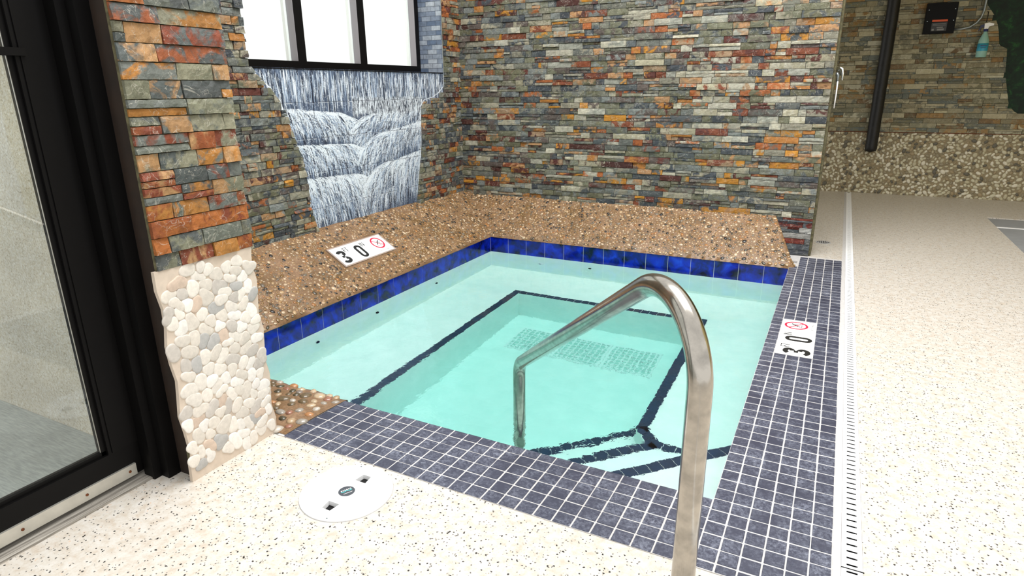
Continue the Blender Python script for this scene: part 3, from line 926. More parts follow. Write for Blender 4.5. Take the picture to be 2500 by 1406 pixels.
# floor drain grates
for i in range(3):
    x0 = 0.625 + i * 0.314; y0 = -0.985; s = 0.305
    t = empty('drain_grate', (x0 + s / 2, y0 + s / 2, zf))
    lab = ['square white drain grate on the tub floor, leftmost of the three', 'square white drain grate on the tub floor, middle of the three, partly behind the handrail', 'square white drain grate on the tub floor, rightmost of the three'][i]
    tag(t, lab, 'drain grate', 'drain grates on the tub floor')
    mb = MB(); f_ = 0.014
    mb.prism([(x0, y0), (x0 + s, y0), (x0 + s, y0 + s), (x0, y0 + s)], [[(x0 + f_, y0 + f_), (x0 + f_, y0 + s - f_), (x0 + s - f_, y0 + s - f_), (x0 + s - f_, y0 + f_)]], zf, zf + 0.009)
    mb.build('rim', M['white_plastic'], t)
    mb = MB()
    for k in range(1, 9): xx = x0 + k * s / 9; mb.box(xx - 0.004, xx + 0.004, y0 + f_, y0 + s - f_, zf + 0.003, zf + 0.009)
    for k in range(1, 9): yy2 = y0 + k * s / 9; mb.box(x0 + f_, x0 + s - f_, yy2 - 0.004, yy2 + 0.004, zf + 0.003, zf + 0.0085)
    mb.build('bars', M['white_plastic'], t)
    mb = MB(); mb.box(x0 + f_, x0 + s - f_, y0 + f_, y0 + s - f_, zf, zf + 0.0022)
    mb.build('sump', M['sump'], t)

# ------------------------------------------------------------------ handrail
A = Vector((1.345, -2.205, 0)); B = Vector((2.172, -3.103, 0)); S = (B - A).length; ud = (B - A).normalized()
rl = 0.02415
def P2(s, z): return A + ud * s + Vector((0, 0, z))
pts = []
for z in np.linspace(z1s, 0.02, 8): pts.append((0.0, z))
# lower bend
th = math.atan2(0.62, 1.0); R1 = 0.085
k = math.tan((PI / 2 - th) / 2) * R1
zc = 0.0815
c0 = (R1, zc - k)
for t in np.linspace(PI, PI - (PI / 2 - th), 9): pts.append((c0[0] + R1 * math.cos(t), c0[1] + R1 * math.sin(t)))
R2 = 0.158
zc2 = 0.0815 + 0.62 * (S - R2) - 1.1766 * R2
a0 = PI / 2 + th
for i in range(1, 8):
    q0 = (pts[-1][0], pts[-1][1]) if i == 1 else q0
    ex = (S - R2 + R2 * math.cos(a0), zc2 + R2 * math.sin(a0))
    pts.append((q0[0] + (ex[0] - q0[0]) * i / 8, q0[1] + (ex[1] - q0[1]) * i / 8))
for t in np.linspace(a0, 0, 25): pts.append((S - R2 + R2 * math.cos(t), zc2 + R2 * math.sin(t)))
for z in np.linspace(zc2 - 0.04, 0.0, 10): pts.append((S, z))
rail = empty('handrail', (A.x, A.y, z1s)); tag(rail, 'bent stainless steel handrail reaching from the deck down into the tub', 'handrail')
mb = MB(); mb.tube([P2(*q) for q in pts], rl, 40); mb.build('rail_tube', M['steel'], rail, True)
mb = MB(); mb.lathe([(0.055, 0.0005), (0.055, 0.006), (0.048, 0.012), (0.03, 0.02), (0.026, 0.024)], (B.x, B.y, 0), 36)
mb.build('deck_flange', M['chrome'], rail, True)
mb = MB(); mb.lathe([(0.045, 0), (0.045, 0.006), (0.028, 0.014)], (A.x, A.y, z1s), 30)
mb.build('step_flange', M['chrome'], rail, True)

# ------------------------------------------------------------------ depth markers
def stroke_poly(pts, w):
    """variable polyline -> outline polygon"""
    l, r = [], []
    n = len(pts)
    for i, p in enumerate(pts):
        a = pts[max(0, i - 1)]; b = pts[min(n - 1, i + 1)]
        d = Vector((b[0] - a[0], b[1] - a[1])); d.normalize(); nn = Vector((-d.y, d.x)) * w / 2
        l.append((p[0] + nn.x, p[1] + nn.y)); r.append((p[0] - nn.x, p[1] - nn.y))
    return l + r[::-1]
def arc(cx, cy, rx, ry, a0, a1, n=14):
    return [(cx + rx * math.cos(math.radians(a0 + (a1 - a0) * i / (n - 1))), cy + ry * math.sin(math.radians(a0 + (a1 - a0) * i / (n - 1)))) for i in range(n)]
def depth_marker(centre, U, Vv, label, border):
    U, Vv = Vector(U).normalized(), Vector(Vv).normalized(); Nn = U.cross(Vv).normalized(); centre = Vector(centre)
    t = empty('depth_marker', tuple(centre)); tag(t, label, 'depth marker')
    def T(p): return centre + U * p[0] + Vv * p[1] + Nn * p[2]
    s = 0.1545; w = 0.151
    if border:
        mb = MB(); rr_ = random.Random(2)
        ol = [(-0.243, -0.085), (0.243, -0.084), (0.244, 0.085), (-0.242, 0.086)]
        mb.prism(ol, [], -0.006, 0.0055, T); mb.build('mortar_border', flat('grey_mortar_border', (172, 152, 138), 0.7, nscale=60, namt=0.15, bmp=0.5), t)
    z0 = 0.0065 if border else 0.0045
    mb = MB(); mb.prism([(-0.2335, -w / 2 - .001), (0.2335, -w / 2 - .001), (0.2335, w / 2 + .001), (-0.2335, w / 2 + .001)], [], -0.004, z0 - 0.0008, T); mb.build('joint', M['joint'], t)
    for k, (nm) in enumerate(('digit_tile', 'digit_tile', 'no_diving_tile')):
        cx = (k - 1) * s
        mb = MB(); mb.prism([(cx - s / 2 + .0008, -w / 2), (cx + s / 2 - .0008, -w / 2), (cx + s / 2 - .0008, w / 2), (cx - s / 2 + .0008, w / 2)], [], -0.002, z0, T)
        tl = mb.build(nm, M['tilewhite'], t)
        mb = MB(); za, zb_ = z0 - .0002, z0 + .0005
        H = 0.113
        if k == 0:
            cxx = cx - 0.027; y0 = -0.066
            r1 = H * 0.255; wd = 0.0235
            top = arc(cxx, y0 + H - r1 * 0.92, 0.023, r1 * 0.92 - wd / 2, 165, -75, 16)
            bot = arc(cxx, y0 + r1 * 1.02, 0.0248, r1 * 1.02 - wd / 2, 75, -165, 16)
            mb.prism(stroke_poly(top, wd * 0.92), [], za, zb_, T)
            mb.prism(stroke_poly(bot, wd * 0.92), [], za, zb_ + .0001, T)
            mb.prism([(cxx - 0.012, y0 + H * 0.44), (cxx + 0.008, y0 + H * 0.44), (cxx + 0.008, y0 + H * 0.59), (cxx - 0.012, y0 + H * 0.59)], [], za, zb_ + .0002, T)
            dg = mb.build('digit_three', M['ink'], tl)
            mb = MB()
            fx, fy = cx + 0.014, 0.022
            mb.prism([(fx, fy), (fx + .0052, fy), (fx + .0052, fy + .0155), (fx + .014, fy + .017), (fx + .014, fy + .0205), (fx + .004, fy + .0205), (fx + .004, fy + .0325), (fx + .0165, fy + .0325), (fx + .0165, fy + .036), (fx, fy + .036)], [], za, zb_, T)
            fx += 0.019
            mb.prism([(fx + .0070, fy), (fx + .0122, fy), (fx + .0122, fy + .0325), (fx + .019, fy + .0325), (fx + .019, fy + .036), (fx, fy + .036), (fx, fy + .0325), (fx + .0075, fy + .0325)], [], za, zb_, T)
            mb.build('feet_mark', M['ink'], tl)
        elif k == 1:
            cxx = cx - 0.026; y0 = -0.065
            ro, ri = 0.031, 0.0115
            def stad(rx, h0, h1, ry): return arc(cxx, h1 - ry, rx, ry, 0, 180, 14) + arc(cxx, h0 + ry, rx, ry, 180, 360, 14)
            mb.prism(stad(ro, y0, y0 + H, ro * 0.9), [stad(ri, y0 + .017, y0 + H - .017, ri)], za, zb_, T)
            mb.build('digit_zero', M['ink'], tl)
            mb = MB(); fx, fy = cx + 0.014, 0.022
            mb.prism([(fx, fy), (fx + .0052, fy), (fx + .0052, fy + .036), (fx, fy + .036)], [], za, zb_, T)
            fx += 0.010
            mb.prism([(fx, fy), (fx + .0038, fy), (fx + .0038, fy + .027), (fx + .0175, fy), (fx + .0213, fy), (fx + .0213, fy + .036), (fx + .0175, fy + .036), (fx + .0175, fy + .009), (fx + .0038, fy + .036), (fx, fy + .036)], [], za, zb_, T)
            mb.build('inches_mark', M['ink'], tl)
        else:
            yc = 0.012
            ro, ri = 0.052, 0.042
            mb.prism(arc(cx, yc, ro, ro, 0, 352.5, 48), [arc(cx, yc, ri, ri, 0, 352.5, 48)], za, zb_, T)
            q = math.radians(-42); dx, dy = math.cos(q), math.sin(q)
            mb.prism(stroke_poly([(cx - dx * .045, yc - dy * .045), (cx + dx * .045, yc + dy * .045)], 0.006), [], za, zb_ + .0001, T)
            mb.build('prohibition_ring', M['red'], tl)
            mb = MB()   # diving figure
            mb.prism(arc(cx - 0.008, yc - 0.006, .0045, .0045, 0, 337, 12), [], za, zb_ + .0002, T)
            mb.prism(stroke_poly([(cx + 0.022, yc + 0.020), (cx + 0.008, yc + 0.011), (cx - 0.003, yc - 0.001)], 0.0058), [], za, zb_ + .0002, T)
            mb.prism(stroke_poly([(cx - 0.002, yc - 0.001), (cx - 0.012, yc - 0.014), (cx - 0.019, yc - 0.018)], 0.0032), [], za, zb_ + .0003, T)
            mb.prism(stroke_poly([(cx + 0.008, yc + 0.011), (cx + 0.014, yc - 0.001), (cx + 0.022, yc - 0.003)], 0.0034), [], za, zb_ + .0003, T)
            mb.prism(stroke_poly([(cx - 0.024, yc - 0.026), (cx - 0.015, yc - 0.023), (cx - 0.006, yc - 0.026), (cx + 0.004, yc - 0.023), (cx + 0.014, yc - 0.026)], 0.0018), [], za, zb_ + .0003, T)
            mb.build('diver_symbol', M['ink'], tl)
            cu = bpy.data.curves.new('no_diving_text', 'FONT'); cu.body = 'NO DIVING'; cu.size = 0.0155; cu.align_x = 'CENTER'; cu.extrude = 0.0002; cu.space_character = 1.15
            ob = bpy.data.objects.new('tmp', cu); C.objects.link(ob)
            bpy.context.view_layer.update()
            me = bpy.data.meshes.new_from_object(ob.evaluated_get(bpy.context.evaluated_depsgraph_get()))
            bpy.data.objects.remove(ob)
            for v_ in me.vertices:
                v_.co = T((cx + v_.co.x, -0.064 + v_.co.y, z0 + 0.0003 + v_.co.z))
            link('no_diving_text', me, M['greyink'], tl)
    return t
th31 = math.atan2(BL, -XL)
depth_marker((signc.x, signc.y, bank_h(signc.x, signc.y) + 0.0005), (0, 1, 0), (-math.cos(th31), 0, math.sin(th31)),
             'white 3 FT 0 IN depth marker in the sloping pebble bank below the mural', True)
depth_marker((2.2865, -1.243, 0.0), (0.0, 1, 0), (-1, 0, 0), 'white 3 FT 0 IN depth marker in the grey mosaic near the trench drain', False)

# ------------------------------------------------------------------ skimmer lid
lid = empty('skimmer_lid', (lidc[0], lidc[1], 0.0)); tag(lid, 'round white access lid with two finger holes in the speckled deck', 'access lid')
mb = MB()
Rl = 0.131
oc = [(lidc[0] + Rl * math.cos(2 * PI * k / 80), lidc[1] + Rl * math.sin(2 * PI * k / 80)) for k in range(80)]
def hole(cx, cy, s):
    q = []
    for (a, b) in ((-1.0, -1.0), (1.0, -0.75), (1.0, 0.75), (-1.0, 1.0)): q.append((cx + b * 0.019, cy + a * s * 0.0165))
    return q
hs = [hole(1.217, -2.985, 1), hole(1.216, -3.127, -1)]
mb.prism(oc, hs, -0.011, 0.0035)
mb.build('lid_disc', M['white_plastic'], lid)
mb = MB(); mb.lathe([(0.1326, 0.0), (0.1326, 0.0005)], (lidc[0], lidc[1], 0), 80) if 0 else mb.prism([(lidc[0] + 0.1328 * math.cos(2 * PI * k / 80), lidc[1] + 0.1328 * math.sin(2 * PI * k / 80)) for k in range(80)], [[(lidc[0] + 0.1315 * math.cos(2 * PI * k / 80), lidc[1] + 0.1315 * math.sin(2 * PI * k / 80)) for k in range(80)]], 0.0, 0.0006); mb.build('rim_gap', M['joint'], lid)
mb = MB(); mb.lathe([(0.12, -0.12), (0.12, -0.0115)], (lidc[0], lidc[1], 0), 40); mb.build('well', M['blackmatte'], lid)
mb = MB(); mb.lathe([(0.0235, 0.0034), (0.0235, 0.0042)], (lidc[0], lidc[1], 0), 40); lg = mb.build('round_badge', flat('charcoal_badge', (70, 74, 80), 0.4), lid)
mb = MB()
def Tb(p):
    a = math.radians(62); x, y = p[0], p[1]
    return (lidc[0] + x * math.cos(a) - y * math.sin(a), lidc[1] + x * math.sin(a) + y * math.cos(a), p[2])
mb.prism(stroke_poly([(-.016, .001), (-.008, -.001), (0, .002), (.008, -.001), (.016, .001)], 0.0022), [], 0.0041, 0.0046, Tb)
mb.build('teal_wave', flat('teal_ink', (80, 205, 205), 0.4), lg)
mb = MB()
for (x, w_) in ((-.015, .004), (-.0095, .0035), (-.0045, .0045), (.0015, .004), (.007, .0035), (.012, .004)): mb.prism([(x, .004), (x + w_, .004), (x + w_ * .7, .009), (x + w_ * .1, .0085)], [], 0.0041, 0.0046, Tb)
mb.prism(stroke_poly([(-.013, -.0098), (.013, -.0098)], 0.0012), [], 0.0041, 0.0046, Tb)
mb.build('badge_lettering', M['tilewhite'], lg)
for (x, y) in ((1.246, -3.172), (1.170, -2.940)):
    mb = MB(); mb.lathe([(0.0028, 0.0034), (0.0024, 0.0046)], (x, y, 0), 12); mb.build('screw', M['conduit'], lid)

# ------------------------------------------------------------------ trench drain
dr = empty('trench_drain', (2.5035, -1.5, 0)); tag(dr, 'long white slotted trench drain cover along the mosaic coping', 'trench drain')
mb = MB()
xa, xb = 2.4805, 2.5262
mb.box(xa, 2.4915, -6.5, 3.478, -0.03, 0.0012); mb.box(2.5155, xb, -6.5, 3.478, -0.03, 0.0012)
y = -2.742
pt = 0.0262; ys_ = []
k = -40
while y + k * pt < 3.4: ys_.append(y + k * pt); k += 1
for yv in ys_:
    gap = 0.0068
    mb.box(2.4915, 2.5155, yv + gap / 2, yv + pt - gap / 2, 0.0004, 0.0012)
mb.build('slotted_cover', M['white_plastic'], dr)
mb = MB(); mb.box(2.4915, 2.5155, -6.5, 3.47, -0.03, -0.026); mb.build('channel', M['blackmatte'], dr)
mb = MB(); mb.box(xa, xb + 0.003, -2.7585, -2.7545, -0.01, 0.0015); mb.build('section_joint', M['blackmatte'], dr)

# round floor drain
fd = empty('floor_drain', (2.334, 0.833, 0)); tag(fd, 'small round floor drain beyond the end of the stone wall', 'floor drain')
mb = MB(); mb.lathe([(0.052, 0.0), (0.052, 0.002), (0.05, 0.003)], (2.334, 0.833, 0), 30); mb.build('drain_plate', M['joint'], fd)
mb = MB()
for i in range(-3, 4):
    for j in range(-3, 4):
        if i * i + j * j < 11: mb.box(2.334 + i * .012 - .004, 2.334 + i * .012 + .004, 0.833 + j * .012 - .004, 0.833 + j * .012 + .004, 0.002, 0.0034)
mb.build('drain_holes', M['blackmatte'], fd)

# ------------------------------------------------------------------ left wall with mural and window
WZ = 1.225; WY0, WY1 = -1.745, 0.13; WT = 2.35
mb = MB()
mb.box(-0.75, XL - 0.004, -2.95, 0.62, -0.1, WZ - 0.004)
mb.box(-0.75, XL - 0.004, WY1, 0.62, WZ - 0.004, 2.7)
mb.box(-0.75, XL - 0.004, -2.95, WY0, WZ - 0.004, 2.7)
mb.box(-0.75, XL - 0.004, WY0, WY1, WT, 2.7)
wl = mb.build('wall_left', M['plaster_wall']); tag(wl, kind='structure')
Lpts = [(1.24, -1.745), (1.237, -1.734), (1.175, -1.691), (1.12, -1.614), (1.048, -1.562), (0.969, -1.521), (0.847, -1.486), (0.72, -1.435), (0.569, -1.421), (0.427, -1.413), (0.28, -1.375)]
Rpts = [(1.24, 0.134), (1.12, 0.124), (1.075, 0.05), (1.045, -0.03), (1.03, -0.14), (0.985, -0.195), (0.706, -0.212), (0.50, -0.262), (0.28, -0.312)]
def interp(pts, z):
    if z >= pts[0][0]: return pts[0][1]
    for (za, ya), (zb_, yb_) in zip(pts, pts[1:]):
        if zb_ <= z <= za: return yb_ + (ya - yb_) * (z - zb_) / (za - zb_)
    return pts[-1][1]
def clamp_left(a, b, za, zb_):
    out = []
    zm = (za + zb_) / 2
    if zm > WZ + 0.004:
        lo, hi = WY0, 0.135
        Llo = Lhi = WY0; Rlo = Rhi = 0.137
    else:
        Llo, Lhi = interp(Lpts, za), interp(Lpts, zb_); Rlo, Rhi = interp(Rpts, za), interp(Rpts, zb_)
    # left of the mural
    m = min(Llo, Lhi)
    if a < min(Llo, Lhi) - 0.008: out.append((a, a, min(b, Llo), min(b, Lhi)))
    if b > max(Rlo, Rhi) + 0.008: out.append((max(a, Rlo), max(a, Rhi), b, b))
    return out
mb = MB(); rnd = random.Random(21)
ledgestone(mb, (XL, 0, 0), (0, 1, 0), (1, 0, 0), -2.9, YB - 0.004, BL - 0.012, WZ, rnd, clampu=clamp_left, ln=(0.05, 0.17), cell=0.028, rowh=(0.034, 0.043), dep=(0.012, 0.024), warm=0.2, rough=0.0018)
ledgestone(mb, (XL, 0, 0), (0, 1, 0), (1, 0, 0), -2.9, YB - 0.004, WZ, 2.55, rnd, clampu=clamp_left, ln=(0.05, 0.17), cell=0.035, rowh=(0.034, 0.043), dep=(0.012, 0.030))
mb.build('stone_veneer', M['stone'], wl)

# mural raster
y0m, y1m, z0m, z1m, st = -1.80, 0.142, 0.262, WZ, 0.003
Wm, Hm = int((y1m - y0m) / st), int((z1m - z0m) / st)
rs = np.random.RandomState(4)
img = np.zeros((Hm, Wm, 3)); 
def nz(h, w, sy, sx):
    g = rs.rand(int(h / sy) + 3, int(w / sx) + 3)
    yi = np.arange(h) / sy; xi = np.arange(w) / sx
    y0_, x0_ = yi.astype(int), xi.astype(int); fy, fx = (yi - y0_)[:, None], (xi - x0_)[None]
    fy = fy * fy * (3 - 2 * fy); fx = fx * fx * (3 - 2 * fx)
    return (g[y0_][:, x0_] * (1 - fy) * (1 - fx) + g[y0_ + 1][:, x0_] * fy * (1 - fx) + g[y0_][:, x0_ + 1] * (1 - fy) * fx + g[y0_ + 1][:, x0_ + 1] * fy * fx)
bn = nz(Hm, Wm, 40, 4)[..., None]
dark = np.array(lin((36, 42, 56))[:3]); mid = np.array(lin((96, 110, 132))[:3]); lite = np.array(lin((162, 177, 196))[:3]); wht = np.array(lin((218, 224, 230))[:3])
img[:] = dark * (1 - bn) + mid * bn
def paint(path, col, al, w=1):
    ys_ = np.array([(z1m - q[1]) / st for q in path]); xs_ = np.array([(q[0] - y0m) / st for q in path])
    n = int(max(2, np.hypot(np.diff(xs_), np.diff(ys_)).sum() * 1.3))
    t = np.linspace(0, len(path) - 1, n); xx = np.interp(t, range(len(path)), xs_); yy_ = np.interp(t, range(len(path)), ys_)
    fade = np.minimum(1, np.minimum(np.linspace(0, 5, n) + .4, np.linspace(4, 0, n) + .15))
    for dx in range(w):
        xi = np.round(xx + dx).astype(int); yi = np.round(yy_).astype(int)
        ok = (xi >= 0) & (xi < Wm) & (yi >= 0) & (yi < Hm)
        f = (al * fade[ok])[:, None]
        img[yi[ok], xi[ok]] = img[yi[ok], xi[ok]] * (1 - f) + np.array(col) * f
def curved(x, z, dx, dz, n=9):
    # water flowing out and over an edge: horizontal first, then falling
    return [(x + dx * math.sin(t * PI / 2), z - dz * (1 - math.cos(t * PI / 2))) for t in np.linspace(0, 1, n)]
tiers = [  # left mound (yl, yr, z crest left, z crest right, drop), right mound
    ((-1.56, -0.93, 1.012, 0.955, 0.175), (-0.20, -0.90, 0.985, 0.945, 0.16)),
    ((-1.48, -0.86, 0.800, 0.765, 0.185), (-0.20, -0.84, 0.880, 0.800, 0.20)),
    ((-1.44, -0.83, 0.600, 0.575, 0.31), (-0.25, -0.82, 0.665, 0.600, 0.30)),
]
# deep tone between tiers is left dark; mounds get bright crests and streaked falls
for ti, pair in enumerate(tiers):
    for side, (ya, yb_, zl, zr, dp) in enumerate(pair):
        sgn = 1 if yb_ > ya else -1; wdt = abs(yb_ - ya)
        for k in range(1500):
            t = rs.rand() * 1.1 - 0.1; x = ya + sgn * wdt * t
            tt_ = max(0, t); crest = zl + (zr - zl) * tt_ - 0.9 * max(0, tt_ - 0.72) ** 2
            q = rs.rand() ** 1.35
            z = crest - q * dp * 0.85
            ln_ = dp * rs.uniform(0.18, 0.6) * (1 - 0.35 * q)
            out_ = sgn * rs.uniform(0.03, 0.09) * (1 - 0.8 * q) * (0.5 + tt_)
            r_ = rs.rand(); low = q
            if r_ < 0.40 - 0.20 * low: c_ = wht
            elif r_ < 0.66 - 0.20 * low: c_ = lite
            elif r_ < 0.78 - 0.1 * low: c_ = mid
            else: c_ = dark
            if q < 0.10 and rs.rand() < 0.85: c_ = wht
            paint(curved(x, z, out_, ln_), c_, rs.uniform(0.6, 1.0), 2 if rs.rand() < .5 else 1)
for k in range(1500):      # upper curtain
    x = rs.uniform(y0m, y1m); z = 1.225 - rs.rand() ** 1.2 * 0.16; ln_ = rs.uniform(0.03, 0.15)
    r_ = rs.rand(); c_ = wht if r_ < .36 else lite if r_ < .60 else mid if r_ < .74 else dark
    ex = rs.uniform(-0.004, 0.004) + (0.05 * max(0, (-1.45 - x) / 0.3) if x < -1.45 else 0) * (1.225 - z) * 6
    paint([(x, z), (x + ex * .4, z - ln_ * .5), (x + ex, z - ln_)], c_, rs.uniform(.5, 1), 2 if rs.rand() < .5 else 1)
for k in range(2500):      # fringe of the curtain, to the right
    x = rs.uniform(-0.95, -0.16); z = 1.06 - rs.rand() * 0.09; ln_ = rs.uniform(0.01, 0.05)
    c_ = wht if rs.rand() < .5 else dark
    paint([(x, z), (x, z - ln_)], c_, .8)
spk = (rs.rand(Hm, Wm) < 0.05) & (nz(Hm, Wm, 9, 14) > 0.45)
img[spk] = img[spk] * 0.3 + wht * 0.7
spk = (rs.rand(Hm, Wm) < 0.08) & (nz(Hm, Wm, 12, 14) > 0.5)
img[spk] = img[spk] * 0.3 + dark * 0.7
for (zj, dz) in ((1.036, 0), (0.828, 0), (0.624, 0), (0.408, 0)):      # block joints show through the paint
    r_ = int((z1m - zj) / st)
    seg = (nz(1, Wm, 1, 10)[0] > 0.25)
    img[r_, seg] = img[r_, seg] * 0.15 + dark * 0.85
    seg2 = (nz(1, Wm, 1, 6)[0] > 0.5); img[r_ + 1, seg2] = img[r_ + 1, seg2] * 0.4 + wht * 0.6
# light edge outline where the mural meets the stone
for pl in (Lpts, Rpts):
    for off in (0.004, 0.007):
        sgn = 1 if pl is Lpts else -1
        paint([(q[1] + sgn * off, q[0]) for q in pl], wht, 0.8, 2)
ii, jj = np.meshgrid(np.arange(Hm), np.arange(Wm), indexing='ij')
relief = 0.0008 * nz(Hm, Wm, 6, 3)
V = np.stack([np.full(ii.size, XL - 0.003) + relief.ravel(), (y0m + (jj + .5) * st).ravel(), (z1m - (ii + .5) * st).ravel() + st * 0.5], 1)
a_ = (ii[:-1, :-1] * Wm + jj[:-1, :-1]).ravel()
Fq = np.stack([a_, a_ + Wm, a_ + Wm + 1, a_ + 1], 1).tolist()
mur = mesh('waterfall_mural', V, Fq, M['mural'], wl, True, {'colA': np.concatenate([img.reshape(-1, 3), np.ones((img.size // 3, 1))], 1)})
tag(mur, 'painted tiered waterfall mural in white and grey blue')
# painted reveal right of the window
mb = MB(); mb.box(-0.735, XL - 0.002, WY1 - 0.004, WY1 - 0.0005, WZ - 0.002, WT)
rv = mb.build('painted_reveal', M['reveal'], wl); tag(rv, 'grey blue painted side reveal of the window')
mb = MB(); mb.box(-0.735, XL + 0.001, WY0, WY1 - 0.004, WZ - 0.006, WZ - 0.001); mb.build('painted_sill', M['black'], wl)

# window
win = empty('window_1', (-0.69, -1.1, WZ)); tag(win, kind='structure')
mb = MB(); xa, xb = -0.72, -0.665
mb.box(xa, xb, WY0, WY1 - 0.006, WZ + 0.0, WZ + 0.05); mb.box(xa, xb, WY0, WY1 - 0.006, WT - 0.05, WT - 0.001)
mb.box(xa, xb, WY1 - 0.055, WY1 - 0.006, WZ + 0.05, WT - 0.05); mb.box(xa, xb, WY0, WY0 + 0.05, WZ + 0.05, WT - 0.05)
mb.build('window_frame', M['black'], win)
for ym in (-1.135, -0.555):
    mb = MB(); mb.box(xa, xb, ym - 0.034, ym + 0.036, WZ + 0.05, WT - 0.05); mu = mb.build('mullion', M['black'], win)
    mb = MB(); mb.box(xa, xb - 0.001, ym - 0.037, ym - 0.0341, WZ + 0.05, WT - 0.05); mb.build('daylit_side_face', M['daylit_grey'], mu)  # thin grey layer painted as daylight reflected on the mullion side
mb = MB(); mb.box(xa, xb - 0.001, WY1 - 0.058, WY1 - 0.0551, WZ + 0.05, WT - 0.05); mb.build('daylit_side_face', M['daylit_grey'], win)  # same painted daylight on the right jamb
edges = [WY0 + 0.05, -1.135, -0.555, WY1 - 0.055]
for a, b in zip(edges, edges[1:]):
    mb = MB(); mb.box(-0.7175, -0.7145, a, b, WZ + 0.05, WT - 0.05); mb.build('pane', M['winglass'], win)
    e_ = b - 0.036 if b < -0.2 else b - 0.003
    mb = MB(); mb.box(-0.745, -0.722, e_ - 0.016, e_ - 0.001, WZ + 0.05, WT - 0.05); mb.build('sash_stop', M['white_plastic'], win)

# ------------------------------------------------------------------ back wall
mb = MB(); mb.box(-0.75, 2.240, YB + 0.003, 0.615, -0.1, 2.7)
wb = mb.build('wall_back', M['mortar']); tag(wb, kind='structure')
mb = MB(); mb.box(2.2405, 2.268, YB + 0.012, 0.612, 0.001, 2.7); mb.build('mortar_edge', M['mortar_edge'], wb)
mb = MB(); rnd = random.Random(33)
ledgestone(mb, (0, YB, 0), (1, 0, 0), (0, -1, 0), XL + 0.004, 2.255, BB - 0.008, 1.86, rnd, dep=(0.006, 0.019), cell=0.026, rough=0.0018, warm=0.21,
           pale=lambda u, z: 0.10 + 0.34 * max(0, min(1, (u - 0.4) / 1.2)) * (1 - min(1, abs(z - 0.98) / 0.55)))
ledgestone(mb, (0, YB, 0), (1, 0, 0), (0, -1, 0), XL + 0.004, 2.255, 1.86, 2.68, rnd, dep=(0.006, 0.024), cell=0.06)
ledgestone(mb, (0, YB, 0), (1, 0, 0), (0, -1, 0), 2.03, 2.255, 0.002, BB - 0.008, rnd, dep=(0.003, 0.014), ln=(0.08, 0.24), warm=.3,
           cols=([(84, 92, 96), (66, 70, 76), (96, 98, 96), (150, 150, 145)], [(120, 52, 36), (104, 44, 36)]))
mb.build('stone_veneer', M['stone'], wb)

# shower valve and hand bar on the wall end
sh = empty('shower_lever', (2.268, 0.48, 1.19)); tag(sh, 'small chrome shower lever with a white hose on the end of the stone wall', 'shower lever')
mb = MB(); mb.tube([(2.266, 0.48, 1.195), (2.285, 0.478, 1.203), (2.300, 0.474, 1.198), (2.308, 0.470, 1.17), (2.309, 0.468, 1.13)], [0.012, 0.013, 0.012, 0.008, 0.004], 16)
mb.build('lever', M['chrome'], sh, True)
mb = MB(); mb.tube([(2.270, 0.48, 1.175), (2.282, 0.48, 1.16), (2.283, 0.48, 1.12)], [0.012, 0.010, 0.007], 14); mb.build('valve_body', M['conduit'], sh, True)
mb = MB(); mb.tube([(2.285, 0.47, 1.125), (2.286, 0.47, 1.05), (2.284, 0.468, 0.96)], 0.0045, 12); mb.build('hose', M['white_plastic'], sh, True)

# ------------------------------------------------------------------ near wall (its end carries stone and sliced pebbles)
mb = MB(); mb.box(-0.75, 0.757, -3.165, -2.905, -0.1, 2.7); mb.box(0.69, 0.757, -3.199, -3.165, -0.02, 2.7)
wn = mb.build('wall_near', M['brownpaint']); tag(wn, kind='structure')
mb = MB(); mb.box(-4.5, 0.565, -3.180, -3.166, -0.1, 3.2); o = mb.build('stucco_cladding', M['stucco'], wn)
mb = MB(); mb.box(0.7571, 0.7645, -3.206, -2.904, 0.64, 2.7); mb.build('mortar_edge', M['mortar_edge'], wn)
ZP = 0.645
mb = MB(); rnd = random.Random(8)
ledgestone(mb, (0.7575, 0, 0), (0, 1, 0), (1, 0, 0), -3.205, -2.893, ZP, 2.6, rnd, rowh=(0.041, 0.047), ln=(0.08, 0.19), dep=(0.013, 0.021), cell=0.012, warm=0.47, split=0.2, rough=0.0014,
           cols=([(98, 102, 92), (82, 88, 86), (78, 82, 80), (116, 116, 96), (104, 108, 102), (134, 132, 110)], [(156, 92, 42), (164, 112, 52), (140, 76, 40), (120, 60, 38), (166, 128, 86)]))
mb.build('stone_veneer', M['stone'], wn)
mb = MB()
def edge_pts(u, sgn): return 0
ol = []
for i in range(13): ol.append((-2.898 + 0.006 * math.sin(i * 2.1), 0.0 + ZP * i / 12))
ol2 = [(-3.214 - 0.006 * math.sin(i * 1.7 + 1), ZP * i / 12) for i in range(12, -1, -1)]
mb.prism(ol + ol2, [], 0, 0.0125, lambda q: (0.757 + q[2], q[0], q[1]))
pb = mb.build('pebble_panel', M['bed_white'], wn)
mb = MB(); rnd = random.Random(9)
WH = [(226, 219, 208)] * 6 + [(216, 208, 196)] * 5 + [(234, 229, 221)] * 4 + [(196, 189, 180)] * 3 + [(178, 176, 172)] * 2 + [(204, 184, 166)] * 2
def keep(x, y):
    return 0.012 < x < 0.306 and 0.028 + 0.010 * math.sin(x * 20) < y < ZP - 0.012
flat_pebbles(mb, 0.318, ZP, 150, rnd, lambda x, y, d: (0.768 + d, -3.219 + x, y), WH, keep, thick=0.0045, gap=0.0001, shrink=0.985)
mb.build('sliced_pebbles', M['pebble_flat'], pb, True)
mb = MB(); mb.box(0.757, 0.766, -3.214, -3.206, 0.0, 0.10); mb.build('worn_corner', M['mortar_edge'], wn)

